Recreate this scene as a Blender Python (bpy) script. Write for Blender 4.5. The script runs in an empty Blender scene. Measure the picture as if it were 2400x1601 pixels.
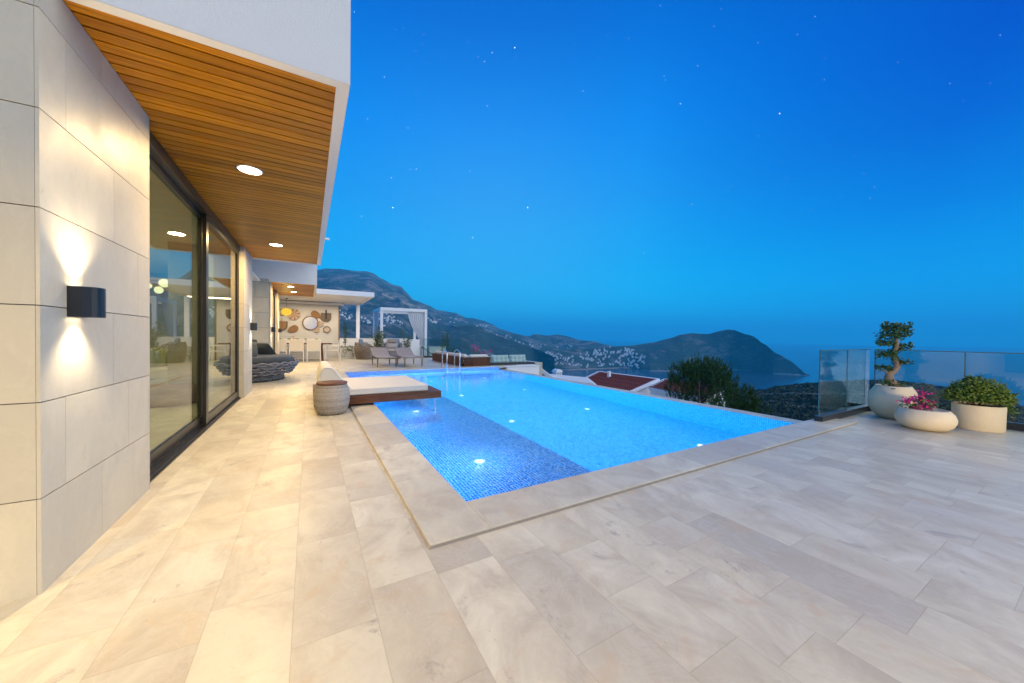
import bpy, math, random
from mathutils import Vector, Matrix, noise as mnoise
from mathutils.bvhtree import BVHTree
SC = bpy.context.scene
COL = SC.collection
R = math.radians
random.seed(7)
# ------------------------------------------------------------------ camera maths
YAW, PIT, ROL, FPX = 0.521249, 0.0124608, 0.0114566, 827.548
CAMZ = 1.08
_f = Vector((math.sin(YAW)*math.cos(PIT), math.cos(YAW)*math.cos(PIT), -math.sin(PIT)))
_r = Vector((math.cos(YAW), -math.sin(YAW), 0)); _u = _r.cross(_f)
CR = math.cos(ROL)*_r + math.sin(ROL)*_u
CU = -math.sin(ROL)*_r + math.cos(ROL)*_u
CF = _f
def ray(x, y):
    return CR*(x-1200) - CU*(y-800.5) + CF*FPX
def far_pt(x, y, d):            # point seen in direction (x, y) at horizontal distance d
    v = ray(x, y); h = math.hypot(v.x, v.y)
    return Vector((0, 0, CAMZ)) + v*(d/h)
def on_z(x, y, z):
    v = ray(x, y); return Vector((0, 0, CAMZ)) + v*((z-CAMZ)/v.z)

# ------------------------------------------------------------------ object helpers
def tag(o, label=None, cat=None, group=None, kind=None):
    if label: o['label'] = label
    if cat: o['category'] = cat
    if group: o['group'] = group
    if kind: o['kind'] = kind
    return o
def thing(name, label, cat, loc=(0, 0, 0), rz=0, group=None):
    o = bpy.data.objects.new(name, None); COL.objects.link(o)
    o.empty_display_size = .1
    o.location = loc; o.rotation_euler = (0, 0, rz)
    return tag(o, label, cat, group)
def children(o):
    return [c for c in bpy.data.objects if c.parent == o]
def copy_tree(o, parent=None):
    kids = children(o)
    c = o.copy(); COL.objects.link(c)
    if parent: c.parent = parent
    for k in kids: copy_tree(k, c)
    return c
def dup(o, loc, rz, label, group=None):
    c = copy_tree(o); c.location = loc; c.rotation_euler = (0, 0, rz)
    c['label'] = label
    if group: c['group'] = group
    return c

class MB:
    def __init__(s): s.v = []; s.f = []; s.m = []; s.c = []; s.cur = 0; s.tone = 0.5
    def add(s, vs, fs):
        b = len(s.v); s.v += [tuple(v) for v in vs]
        for f in fs: s.f.append(tuple(i+b for i in f)); s.m.append(s.cur); s.c.append(s.tone)
        return s
    def box(s, x0, x1, y0, y1, z0, z1):
        return s.add([(x0,y0,z0),(x1,y0,z0),(x1,y1,z0),(x0,y1,z0),(x0,y0,z1),(x1,y0,z1),(x1,y1,z1),(x0,y1,z1)],
                     [(0,3,2,1),(4,5,6,7),(0,1,5,4),(1,2,6,5),(2,3,7,6),(3,0,4,7)])
    def rbox(s, x0, x1, y0, y1, z0, z1, r=.01):
        # box with chamfered edges
        xs=(x0,x0+r,x1-r,x1); ys=(y0,y0+r,y1-r,y1); zs=(z0,z0+r,z1-r,z1)
        V=[]; idx={}
        def vi(i,j,k):
            if (i,j,k) not in idx: idx[(i,j,k)]=len(V); V.append((xs[i],ys[j],zs[k]))
            return idx[(i,j,k)]
        F=[]
        for k,(a,b) in ((0,(1,2)),(3,(1,2))):
            q=[vi(1,1,k),vi(2,1,k),vi(2,2,k),vi(1,2,k)]; F.append(q if k==3 else q[::-1])
        for j in (0,3):
            q=[vi(1,j,1),vi(2,j,1),vi(2,j,2),vi(1,j,2)]; F.append(q if j==0 else q[::-1])
        for i in (0,3):
            q=[vi(i,1,1),vi(i,2,1),vi(i,2,2),vi(i,1,2)]; F.append(q if i==3 else q[::-1])
        for j,j2 in ((0,1),(3,2)):
            for k,k2 in ((0,1),(3,2)):
                F.append([vi(1,j,k2),vi(2,j,k2),vi(2,j2,k),vi(1,j2,k)])
        for i,i2 in ((0,1),(3,2)):
            for k,k2 in ((0,1),(3,2)):
                F.append([vi(i,1,k2),vi(i,2,k2),vi(i2,2,k),vi(i2,1,k)])
            for j,j2 in ((0,1),(3,2)):
                F.append([vi(i,j2,1),vi(i,j2,2),vi(i2,j,2),vi(i2,j,1)])
                for k,k2 in ((0,1),(3,2)):
                    F.append([vi(i,j2,k2),vi(i2,j,k2),vi(i2,j2,k)])
        return s.add(V,F)
    def quad(s, a, b, c, d): return s.add([a,b,c,d],[(0,1,2,3)])
    def tri(s, a, b, c): return s.add([a,b,c],[(0,1,2)])
    def tube(s, pts, r, seg=8, cap=True):
        pts=[Vector(p) for p in pts]; n=len(pts)
        rs=r if isinstance(r,(list,tuple)) else [r]*n
        V=[]; F=[]; up=None
        for i,p in enumerate(pts):
            t=(pts[min(i+1,n-1)]-pts[max(i-1,0)])
            if t.length<1e-9: t=Vector((0,0,1))
            t.normalize()
            if up is None:
                up=Vector((0,0,1)) if abs(t.z)<.9 else Vector((1,0,0))
            a=t.cross(up)
            if a.length<1e-6: a=t.cross(Vector((0,1,0)))
            a.normalize(); up=a.cross(t); b=up
            for k in range(seg):
                w=2*math.pi*k/seg
                V.append(p+(a*math.cos(w)+b*math.sin(w))*rs[i])
        for i in range(n-1):
            for k in range(seg):
                k2=(k+1)%seg
                F.append((i*seg+k,i*seg+k2,(i+1)*seg+k2,(i+1)*seg+k))
        if cap:
            F.append(tuple(range(seg))[::-1]); F.append(tuple((n-1)*seg+k for k in range(seg)))
        return s.add(V,F)
    def lathe(s, prof, cx=0, cy=0, seg=32, sx=1, sy=1):
        V=[]; F=[]; n=len(prof)
        for r,z in prof:
            for k in range(seg):
                w=2*math.pi*k/seg; V.append((cx+r*sx*math.cos(w),cy+r*sy*math.sin(w),z))
        for i in range(n-1):
            for k in range(seg):
                k2=(k+1)%seg; F.append((i*seg+k,i*seg+k2,(i+1)*seg+k2,(i+1)*seg+k))
        if prof[0][0]>1e-6: F.append(tuple(range(seg))[::-1])
        if prof[-1][0]>1e-6: F.append(tuple((n-1)*seg+k for k in range(seg)))
        return s.add(V,F)
    def prism(s, poly, a, b, axis='z'):
        n=len(poly)
        def P(p,t): return {'z':(p[0],p[1],t),'y':(p[0],t,p[1]),'x':(t,p[0],p[1])}[axis]
        V=[P(p,a) for p in poly]+[P(p,b) for p in poly]
        F=[tuple(range(n))[::-1],tuple(range(n,2*n))]+[(i,(i+1)%n,n+(i+1)%n,n+i) for i in range(n)]
        return s.add(V,F)
    def bar(s, a, b, w, h):
        # rectangular bar between two points
        a=Vector(a); b=Vector(b); t=(b-a).normalized()
        up=Vector((0,0,1)) if abs(t.z)<.95 else Vector((0,1,0))
        x=t.cross(up).normalized()*w/2; y=x.cross(t).normalized()*h/2
        V=[a-x-y,a+x-y,a+x+y,a-x+y,b-x-y,b+x-y,b+x+y,b-x+y]
        return s.add(V,[(0,3,2,1),(4,5,6,7),(0,1,5,4),(1,2,6,5),(2,3,7,6),(3,0,4,7)])
    def leaf(s, p, d, w, up=None):
        p=Vector(p); d=Vector(d)
        u=up or Vector((random.uniform(-1,1),random.uniform(-1,1),random.uniform(-1,1)))
        x=d.cross(u)
        if x.length<1e-6: x=Vector((1,0,0))
        x=x.normalized()*w
        return s.add([p,p+d*.5+x,p+d,p+d*.5-x],[(0,1,2,3)])
    def build(s, name, mat, parent=None, smooth=False, absolute=False, rot=None):
        me=bpy.data.meshes.new(name)
        vs=s.v
        if parent is not None and absolute:
            l=parent.location; vs=[(v[0]-l.x,v[1]-l.y,v[2]-l.z) for v in vs]
        me.from_pydata(vs,[],s.f)
        mats=mat if isinstance(mat,(list,tuple)) else [mat]
        for m in mats: me.materials.append(m)
        me.polygons.foreach_set('material_index',s.m)
        at=me.attributes.new('tone','FLOAT','FACE'); at.data.foreach_set('value',s.c)
        if smooth:
            me.polygons.foreach_set('use_smooth',[True]*len(s.f))
        me.update()
        o=bpy.data.objects.new(name,me); COL.objects.link(o)
        if parent is not None: o.parent=parent
        return o
def soft(o, lv=2, ang=None):
    m=o.modifiers.new('sub','SUBSURF'); m.levels=lv; m.render_levels=lv; return o
def bevel(o, w=.01, seg=3):
    m=o.modifiers.new('bev','BEVEL'); m.width=w; m.segments=seg; m.limit_method='ANGLE'; return o
def smooth_angle(o, ang=40):
    me=o.data
    me.polygons.foreach_set('use_smooth',[True]*len(me.polygons))
    me.set_sharp_from_angle(angle=R(ang)); return o

# ------------------------------------------------------------------ materials
class N:
    def __init__(s, name):
        s.m=bpy.data.materials.new(name); s.m.use_nodes=True
        s.t=s.m.node_tree; s.n=s.t.nodes; s.l=s.t.links
        s.n.clear(); s.out=s.n.new('ShaderNodeOutputMaterial')
    def new(s, typ, **k):
        n=s.n.new(typ)
        for a,b in k.items():
            if a[0]=='_': continue
            setattr(n,a,b)
        return n
    def link(s,a,b): s.l.new(a,b)
    def inp(s,node,i,val):
        if val is None: return
        if hasattr(val,'is_output'): s.l.new(val,node.inputs[i])
        else:
            sock=node.inputs[i]
            if hasattr(sock.default_value,'__len__') and hasattr(val,'__len__') and len(val)==3 and len(sock.default_value)==4: val=(*val,1)
            sock.default_value=val
    def math(s,op,a,b=None,c=None):
        n=s.new('ShaderNodeMath',operation=op); s.inp(n,0,a); s.inp(n,1,b); s.inp(n,2,c); return n.outputs[0]
    def mix(s,f,a,b,blend='MIX'):
        n=s.new('ShaderNodeMix',data_type='RGBA',blend_type=blend); s.inp(n,0,f); s.inp(n,6,a); s.inp(n,7,b); return n.outputs[2]
    def pos(s): return s.new('ShaderNodeTexCoord').outputs['Object']
    def sep(s,v): n=s.new('ShaderNodeSeparateXYZ'); s.inp(n,0,v); return n.outputs
    def comb(s,x,y,z): n=s.new('ShaderNodeCombineXYZ'); s.inp(n,0,x); s.inp(n,1,y); s.inp(n,2,z); return n.outputs[0]
    def vmath(s,op,a,b): n=s.new('ShaderNodeVectorMath',operation=op); s.inp(n,0,a); s.inp(n,1,b); return n.outputs[0]
    def noise(s,vec,scale,detail=4,rough=.55,dist=0):
        n=s.new('ShaderNodeTexNoise'); s.inp(n,'Vector',vec); n.inputs['Scale'].default_value=scale
        n.inputs['Detail'].default_value=detail; n.inputs['Roughness'].default_value=rough; n.inputs['Distortion'].default_value=dist
        return n.outputs[0]
    def white(s,v,dim='3D'):
        n=s.new('ShaderNodeTexWhiteNoise',noise_dimensions=dim)
        if dim=='1D': s.inp(n,'W',v)
        else: s.inp(n,'Vector',v)
        return n.outputs['Value'],n.outputs['Color']
    def ramp(s,f,stops,interp='LINEAR'):
        n=s.new('ShaderNodeValToRGB'); s.inp(n,0,f); e=n.color_ramp; e.interpolation=interp
        while len(e.elements)<len(stops): e.elements.new(.5)
        for el,(p,c) in zip(e.elements,stops):
            el.position=p; el.color=(*c,1) if hasattr(c,'__len__') else (c,c,c,1)
        return n.outputs[0]
    def bump(s,h,strength=.3,dist=.01):
        n=s.new('ShaderNodeBump'); n.inputs['Strength'].default_value=strength; n.inputs['Distance'].default_value=dist
        s.inp(n,'Height',h); return n.outputs[0]
    def bsdf(s,color,rough=.5,metal=0,normal=None,**k):
        b=s.new('ShaderNodeBsdfPrincipled'); s.inp(b,'Base Color',color); s.inp(b,'Roughness',rough); s.inp(b,'Metallic',metal)
        if normal is not None: s.l.new(normal,b.inputs['Normal'])
        for a,v in k.items(): s.inp(b,a.replace('_',' '),v)
        s.l.new(b.outputs[0],s.out.inputs[0]); return b
def simple(name, col, rough=.5, metal=0, nscale=20, var=.12, bump=.15, bdist=.003, detail=4):
    n=N(name); p=n.pos(); f=n.noise(p,nscale,detail)
    g=n.noise(p,nscale*.13,3)
    a=n.mix(n.math('MULTIPLY',f,var*2),col,tuple(c*.55 for c in col))
    a=n.mix(n.math('MULTIPLY',g,var),a,tuple(min(1,c*1.25+.01) for c in col))
    n.bsdf(a,rough,metal,n.bump(f,bump,bdist)); return n.m
def emit(name, col, st):
    n=N(name); e=n.new('ShaderNodeEmission'); n.inp(e,0,col); n.inp(e,1,st); n.link(e.outputs[0],n.out.inputs[0]); return n.m

def stone_floor(name, px=.28, ox=.05, lmin=.52, lvar=.5, ly=None, swap=False, light=1.0):
    n=N(name); p=n.pos(); x,y,z=n.sep(p)
    if swap: x,y=y,x
    X=n.math('DIVIDE',n.math('ADD',x,ox+28.0 if not swap else ox+28.0),px)
    row=n.math('FLOOR',X); fx=n.math('FRACT',X)
    r1,_=n.white(row,'1D'); r2,_=n.white(n.math('ADD',row,31.7),'1D')
    L=n.math('MULTIPLY_ADD',r1,lvar,lmin)
    Y=n.math('DIVIDE',n.math('ADD',n.math('MULTIPLY_ADD',r2,9.0,20.0),y),L)
    colm=n.math('FLOOR',Y); fy=n.math('FRACT',Y)
    # break some tiles in two so that lengths vary inside a row
    rs,_=n.white(n.comb(row,colm,3.3)); cut=n.math('GREATER_THAN',fy,n.math('MULTIPLY_ADD',rs,.3,.35))
    sp=n.math('GREATER_THAN',rs,.55); half=n.math('MULTIPLY',cut,sp)
    rv,rc=n.white(n.comb(row,colm,half))
    ex=n.math('MULTIPLY',n.math('MINIMUM',fx,n.math('SUBTRACT',1,fx)),px)
    ey=n.math('MULTIPLY',n.math('MINIMUM',fy,n.math('SUBTRACT',1,fy)),L)
    eh=n.math('MULTIPLY_ADD',n.math('SUBTRACT',1,sp),9.0,n.math('MULTIPLY',n.math('ABSOLUTE',n.math('SUBTRACT',fy,n.math('MULTIPLY_ADD',rs,.3,.35))),L))
    e=n.math('MINIMUM',n.math('MINIMUM',ex,ey),eh)
    joint=n.math('LESS_THAN',e,.0014)
    off=n.vmath('MULTIPLY',rc,(13.,17.,11.))
    q=n.vmath('ADD',p,off)
    qs=n.vmath('MULTIPLY',q,(1.35,.95,1.))
    cl=n.noise(qs,2.6,7,.62,.8)
    fine=n.noise(q,38,5,.6)
    vein=n.noise(n.vmath('MULTIPLY',q,(1.7,1.2,1.)),2.6,8,.72,1.2)
    lt=light
    base=n.ramp(rv,[(0,(.45*lt,.42*lt,.35*lt)),(.07,(.53*lt,.49*lt,.395*lt)),(.2,(.61*lt,.565*lt,.435*lt)),(.6,(.67*lt,.62*lt,.46*lt)),(.85,(.73*lt,.69*lt,.54*lt)),(1,(.55*lt,.52*lt,.42*lt))])
    c=n.mix(n.ramp(cl,[(.38,.0),(.64,.85)]),base,(.46*lt,.405*lt,.31*lt))
    c=n.mix(n.ramp(vein,[(.465,0),(.497,.22),(.53,0)]),c,(.72*lt,.66*lt,.58*lt))
    warm=n.noise(n.vmath('ADD',q,(5.,2.,1.)),3.1,6,.7,1.0)
    c=n.mix(n.ramp(warm,[(.55,0),(.70,.6)]),c,(.57*lt,.42*lt,.26*lt))
    # rare brown-grey stains
    st=n.noise(n.vmath('MULTIPLY',q,(1.6,1.0,1.)),2.2,8,.76,.9)
    c=n.mix(n.ramp(st,[(.60,0),(.66,.65)]),c,(.33*lt,.28*lt,.245*lt))
    c=n.mix(n.math('MULTIPLY',fine,.24),c,(.42*lt,.37*lt,.31*lt))
    speck=n.noise(p,85,2,.5); c=n.mix(n.ramp(speck,[(.70,0),(.76,.5)]),c,(.40,.34,.27))
    c=n.mix(n.math('MULTIPLY',joint,.36),c,(.30,.225,.14))
    h=n.math('SUBTRACT',n.math('MULTIPLY_ADD',cl,.5,n.math('MULTIPLY',fine,.35)),n.math('MULTIPLY',joint,.8))
    rg=n.math('MULTIPLY_ADD',cl,.34,.22)
    bb=n.bsdf(c,rg,0,n.bump(h,.45,.0025)); bb.inputs['Specular IOR Level'].default_value=.42; return n.m
M={}
M['deck']=stone_floor('travertine_paving')
M['coping']=stone_floor('travertine_coping',px=.5,ox=.1,lmin=.75,lvar=.3,light=.98)
def wall_stone(name, col, var=.16):
    n=N(name); p=n.pos()
    a=n.new('ShaderNodeAttribute',attribute_name='tone'); t=a.outputs['Fac']
    off=n.comb(n.math('MULTIPLY',t,37.),n.math('MULTIPLY',t,23.),n.math('MULTIPLY',t,11.))
    q=n.vmath('ADD',p,off)
    cl=n.noise(n.vmath('MULTIPLY',q,(1.3,1.3,1.)),3.2,6,.6,.6); fine=n.noise(q,55,4,.6)
    b=n.mix(t,tuple(c*.84 for c in col),(min(.95,col[0]*1.10),min(.95,col[1]*1.07),col[2]*1.0))
    c=n.mix(n.ramp(cl,[(.40,0),(.72,.7)]),b,tuple(c*.80 for c in col))
    vn=n.noise(n.vmath('MULTIPLY',q,(1.,1.,.5)),2.2,8,.7,1.8); c=n.mix(n.ramp(vn,[(.46,0),(.5,.15),(.54,0)]),c,tuple(min(.9,c*1.12) for c in col))
    c=n.mix(n.math('MULTIPLY',fine,.14),c,tuple(c*.6 for c in col))
    sp=n.noise(q,17,3,.5); c=n.mix(n.ramp(sp,[(.68,0),(.75,.25)]),c,tuple(c*.6 for c in col))
    bb=n.bsdf(c,n.math('MULTIPLY_ADD',cl,.25,.36),0,n.bump(n.math('ADD',fine,cl),.3,.002)); bb.inputs['Specular IOR Level'].default_value=.22; return n.m
M['wall_stone']=wall_stone('honed_limestone',(.62,.575,.48))
M['joint']=simple('joint_grout',(.27,.24,.20),.8)
M['stucco']=simple('white_stucco',(.78,.78,.77),.85,nscale=150,var=.05,bump=.5,bdist=.006,detail=3)
M['cream']=simple('cream_render',(.78,.74,.66),.75,nscale=90,var=.06,bump=.5,bdist=.004)
M['white_paint']=simple('white_paint',(.88,.87,.86),.5,nscale=30,var=.05,bump=.08)
M['white_metal']=simple('white_metal',(.80,.80,.79),.4,nscale=30,var=.04,bump=.03)
M['black_metal']=simple('black_metal',(.018,.02,.024),.35,nscale=90,var=.2,bump=.1,bdist=.001)
M['dark_frame']=simple('bronze_frame',(.035,.032,.028),.32,.4,nscale=60,var=.2,bump=.05,bdist=.001)
M['bronze']=simple('bronze_tube',(.20,.14,.075),.38,.7,nscale=60,var=.2,bump=.05)
M['chrome']=simple('polished_steel',(.72,.73,.75),.10,1.0,nscale=10,var=.03,bump=.0)
M['dark_base']=simple('dark_base',(.03,.035,.04),.7)
M['soil']=simple('potting_soil',(.045,.03,.02),.9,nscale=60,var=.4,bump=1,bdist=.01)
M['pot']=simple('terrazzo_pot',(.74,.63,.44),.62,nscale=60,var=.2,bump=.6,bdist=.002)
M['pot_white']=simple('white_pot',(.74,.72,.68),.6,nscale=60,var=.08)
def wood(name, dark, light, axis='x', rough=.32, sc=1.0, board=None, joint=True):
    n=N(name); p=n.pos(); a=n.new('ShaderNodeAttribute',attribute_name='tone').outputs['Fac']
    off=n.comb(n.math('MULTIPLY',a,53.),n.math('MULTIPLY',a,31.),n.math('MULTIPLY',a,17.))
    q=n.vmath('ADD',p,off)
    st={'x':(1.1,22.,22.),'y':(22.,1.1,22.),'z':(22.,22.,1.1)}[axis]
    g=n.noise(n.vmath('MULTIPLY',q,st),1.6*sc,6,.62,1.1)
    st2={'x':(.6,4.,4.),'y':(4.,.6,4.),'z':(4.,4.,.6)}[axis]
    wv=n.new('ShaderNodeTexWave',wave_type='BANDS',bands_direction={'x':'Y','y':'X','z':'X'}[axis])
    n.inp(wv,'Vector',n.vmath('MULTIPLY',q,st2)); wv.inputs['Scale'].default_value=4.0*sc; wv.inputs['Distortion'].default_value=9; wv.inputs['Detail'].default_value=3; wv.inputs['Detail Scale'].default_value=1.2
    c=n.mix(n.ramp(g,[(.3,0),(.7,1)]),dark,light)
    c=n.mix(n.math('MULTIPLY',n.ramp(wv.outputs['Fac'],[(.0,1),(.35,0)]),.45),c,tuple(v*.55 for v in dark))
    c=n.mix(n.math('MULTIPLY',a,.62),c,tuple(v*.62 for v in dark))
    bb=n.bsdf(c,n.math('MULTIPLY_ADD',g,.18,rough-.06),0,n.bump(g,.25,.0015)); bb.inputs['Specular IOR Level'].default_value=.22; return n.m
M['soffit_wood']=wood('soffit_wood',(.29,.094,.001),(.74,.275,.002),'x',.34)
M['deck_wood']=wood('daybed_wood',(.10,.035,.014),(.24,.095,.04),'x',.42)
M['slat_wood']=wood('slat_wood',(.085,.03,.014),(.19,.075,.035),'z',.5)
M['table_wood']=wood('table_wood',(.11,.035,.018),(.22,.07,.035),'x',.3)
M['lid_wood']=wood('lid_wood',(.14,.06,.035),(.25,.12,.075),'x',.45)
def fabric(name, col, rough=.9, sc=350, bump=.4):
    n=N(name); p=n.pos()
    w=n.noise(p,sc,2,.5); g=n.noise(p,6,4,.6)
    c=n.mix(n.math('MULTIPLY',w,.3),col,tuple(v*.6 for v in col)); c=n.mix(n.math('MULTIPLY',g,.25),c,tuple(v*.72 for v in col))
    b=n.bsdf(c,rough,0,n.bump(n.math('ADD',w,n.math('MULTIPLY',g,2.)),bump,.003)); b.inputs['Sheen Weight'].default_value=.15
    return n.m
M['cream_fabric']=fabric('cream_fabric',(.72,.68,.60))
M['grey_fabric']=fabric('charcoal_fabric',(.055,.062,.068))
M['light_grey_fabric']=fabric('light_grey_fabric',(.40,.38,.38))
M['sling']=fabric('taupe_sling',(.29,.255,.25))
M['blue_grey_fabric']=fabric('blue_grey_fabric',(.17,.22,.30))
M['green_fabric']=fabric('sage_fabric',(.36,.50,.46))
M['mesh_white']=fabric('white_mesh',(.74,.70,.62),.8)
M['rope_dark']=fabric('dark_rope',(.16,.165,.19),.8,200,.8)
M['rope_taupe']=fabric('taupe_rope',(.22,.175,.13),.8,200,.8)
M['curtain']=fabric('sheer_curtain',(.74,.74,.75),.9)
def wicker(name):
    n=N(name); p=n.pos(); x,y,z=n.sep(p)
    ang=n.math('ARCTAN2',y,x); a=n.math('MULTIPLY',ang,84/math.tau*1.0); k=n.math('FLOOR',n.math('MULTIPLY',z,105))
    sh=n.math('MODULO',k,2.0)
    fx=n.math('FRACT',n.math('MULTIPLY_ADD',sh,.5,a)); fz=n.math('FRACT',n.math('MULTIPLY',z,105))
    hx=n.math('SINE',n.math('MULTIPLY',fx,math.pi)); hz=n.math('SINE',n.math('MULTIPLY',fz,math.pi))
    h=n.math('MULTIPLY',hx,hz)
    r,_=n.white(n.comb(k,n.math('FLOOR',a),1.)); rk,_=n.white(k,'1D')
    big=n.noise(n.comb(0.,0.,z),14,2,.5)
    c=n.ramp(n.math('MULTIPLY_ADD',rk,.5,n.math('MULTIPLY',r,.5)),[(0,(.25,.21,.185)),(.5,(.42,.37,.33)),(1,(.62,.56,.50))])
    c=n.mix(n.ramp(big,[(.42,0),(.55,.5)]),c,(.60,.55,.50))
    c=n.mix(n.ramp(h,[(.0,.85),(.45,0)]),c,(.08,.06,.05))
    n.bsdf(c,.6,0,n.bump(h,.9,.004)); return n.m
M['wicker']=wicker('woven_wicker')
def weave_disc(name, c1, c2, petals=8, rings=40):
    # woven wall basket pattern; object local XZ plane
    n=N(name); p=n.pos(); x,y,z=n.sep(p)
    ang=n.math('ARCTAN2',z,x); rad=n.math('SQRT',n.math('ADD',n.math('MULTIPLY',x,x),n.math('MULTIPLY',z,z)))
    pet=n.math('SINE',n.math('MULTIPLY',ang,float(petals))) if petals else n.math('SINE',n.math('MULTIPLY',rad,140.))
    m=n.ramp(pet,[(.45,0),(.6,1)]) if petals else n.ramp(pet,[(.3,0),(.7,1)])
    c=n.mix(m,c1,c2)
    ring=n.math('SINE',n.math('MULTIPLY',rad,300.)); c=n.mix(n.math('MULTIPLY',n.math('MAXIMUM',ring,0.),.3),c,tuple(v*.5 for v in c2))
    n.bsdf(c,.75,0,n.bump(ring,.4,.003)); return n.m
M['fan_a']=weave_disc('flower_weave',(.56,.41,.29),(.27,.14,.08),8)
M['fan_b']=weave_disc('dark_flower_weave',(.62,.50,.40),(.17,.09,.06),9)
M['plate']=weave_disc('ring_weave',(.64,.56,.46),(.42,.34,.26),0)
M['rim_brown']=simple('rattan_rim',(.22,.13,.08),.6)
M['leaf_weave']=simple('leaf_weave',(.30,.155,.06),.7,nscale=70,var=.5,bump=.8,bdist=.004)
M['fan_brown']=simple('fan_weave',(.36,.20,.08),.7,nscale=60,var=.3,bump=.6)
M['fan_edge']=simple('fan_edge',(.16,.115,.08),.7,nscale=60,var=.3,bump=.6)
M['mirror']=simple('mirror_silver',(.85,.86,.87),.30,1.0,nscale=2,var=.0,bump=0)
def foliage(name, a, b, rough=.55):
    n=N(name); p=n.pos(); g=n.new('ShaderNodeNewGeometry')
    t=n.new('ShaderNodeAttribute',attribute_name='tone').outputs['Fac']
    f=n.noise(p,7,2,.5)
    c=n.mix(n.math('MULTIPLY_ADD',f,.5,n.math('MULTIPLY',t,.5)),a,b)
    bs=n.bsdf(c,rough); bs.inputs['Specular IOR Level'].default_value=.35
    return n.m
M['leaf_bonsai']=foliage('bonsai_leaf',(.018,.055,.016),(.045,.11,.025))
M['leaf_bush']=foliage('bush_leaf',(.055,.115,.015),(.16,.23,.03))
M['leaf_mid']=foliage('shrub_leaf',(.04,.085,.022),(.12,.18,.05))
M['leaf_pine']=foliage('pine_needle',(.014,.055,.012),(.065,.15,.022))
M['leaf_scrub']=foliage('scrub_leaf',(.012,.028,.016),(.045,.07,.035),.8)
M['petal']=foliage('bougainvillea_petal',(.38,.01,.16),(.62,.03,.30))
M['bark']=simple('grey_bark',(.26,.20,.15),.8,nscale=30,var=.6,bump=1,bdist=.01)
M['bark_dark']=simple('dark_bark',(.09,.06,.045),.9,nscale=20,var=.5,bump=1,bdist=.02)
def roof_tile(name):
    n=N(name); p=n.pos(); a=n.new('ShaderNodeAttribute',attribute_name='tone').outputs['Fac']
    f=n.noise(p,1.4,5,.6); w=n.noise(p,9,3,.6)
    c=n.mix(f,(.40,.11,.08),(.56,.18,.12)); c=n.mix(n.math('MULTIPLY',w,.45),c,(.26,.09,.08)); c=n.mix(n.math('MULTIPLY',a,.8),c,(.20,.06,.05))
    n.bsdf(c,.8); return n.m
M['roof_tile']=roof_tile('clay_roof_tile')
def glass(name, tint, refl=1.0, grey=1.0):
    n=N(name); tr=n.new('ShaderNodeBsdfTransparent'); n.inp(tr,0,tint)
    gl=n.new('ShaderNodeBsdfGlossy'); gl.inputs['Roughness'].default_value=.0; n.inp(gl,0,(refl,refl,refl))
    fr=n.new('ShaderNodeFresnel'); gg=n.new('ShaderNodeNewGeometry'); n.link(n.math('MULTIPLY_ADD',gg.outputs['Backfacing'],-.862,1.52),fr.inputs[0])
    # both faces of the thin pane reflect
    f2=n.math('MINIMUM',n.math('MULTIPLY',fr.outputs[0],1.05),1.)
    mx=n.new('ShaderNodeMixShader'); n.link(f2,mx.inputs[0]); n.link(tr.outputs[0],mx.inputs[1]); n.link(gl.outputs[0],mx.inputs[2])
    n.link(mx.outputs[0],n.out.inputs[0]); return n.m
M['door_glass']=glass('tinted_door_glass',(.74,.79,.66),1.0)
M['rail_glass']=glass('balustrade_glass',(.80,.90,.88),1.0)
M['glass_edge']=simple('glass_edge',(.05,.12,.13),.2,nscale=10,var=.1,bump=0)
def mosaic(name, c1, c2, grout, cell=.030):
    n=N(name); p=n.pos(); x,y,z=n.sep(p)
    g=n.new('ShaderNodeNewGeometry'); nx,ny,nz=n.sep(g.outputs['Normal'])
    ax=n.math('GREATER_THAN',n.math('ABSOLUTE',nx),.5); az=n.math('GREATER_THAN',n.math('ABSOLUTE',nz),.5)
    u=n.math('ADD',n.math('MULTIPLY',y,ax),n.math('MULTIPLY',x,n.math('SUBTRACT',1,ax)))
    v=n.math('ADD',n.math('MULTIPLY',y,az),n.math('MULTIPLY',z,n.math('SUBTRACT',1,az)))
    U=n.math('DIVIDE',n.math('ADD',u,10.),cell); V=n.math('DIVIDE',n.math('ADD',v,10.),cell)
    iu=n.math('FLOOR',U); iv=n.math('FLOOR',V); fu=n.math('FRACT',U); fv=n.math('FRACT',V)
    e=n.math('MINIMUM',n.math('MINIMUM',fu,n.math('SUBTRACT',1,fu)),n.math('MINIMUM',fv,n.math('SUBTRACT',1,fv)))
    j=n.math('LESS_THAN',e,.085)
    rv,_=n.white(n.comb(iu,iv,0.))
    c=n.mix(rv,c1,c2); c=n.mix(j,c,grout)
    n.bsdf(c,.25,0,n.bump(n.math('SUBTRACT',1,j),.3,.001)); return n.m
M['mosaic']=mosaic('blue_glass_mosaic',(.003,.11,.54),(.02,.28,.86),(.72,.88,.95))
M['mosaic_light']=mosaic('pale_blue_mosaic',(.0,.22,.54),(.16,.60,.90),(.62,.88,.94))
def water_mat():
    n=N('pool_water'); p=n.pos()
    h=n.math('ADD',n.noise(n.vmath('MULTIPLY',p,(1.,1.,1.)),5.,3,.55,.4),n.math('MULTIPLY',n.noise(p,16,3,.55,.5),.5))
    nb=n.bump(h,.15,.02)
    b=n.bsdf((.88,.97,1.),.0,0,nb); b.inputs['IOR'].default_value=1.33; b.inputs['Transmission Weight'].default_value=1.0
    return n.m
M['water']=water_mat()
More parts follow.
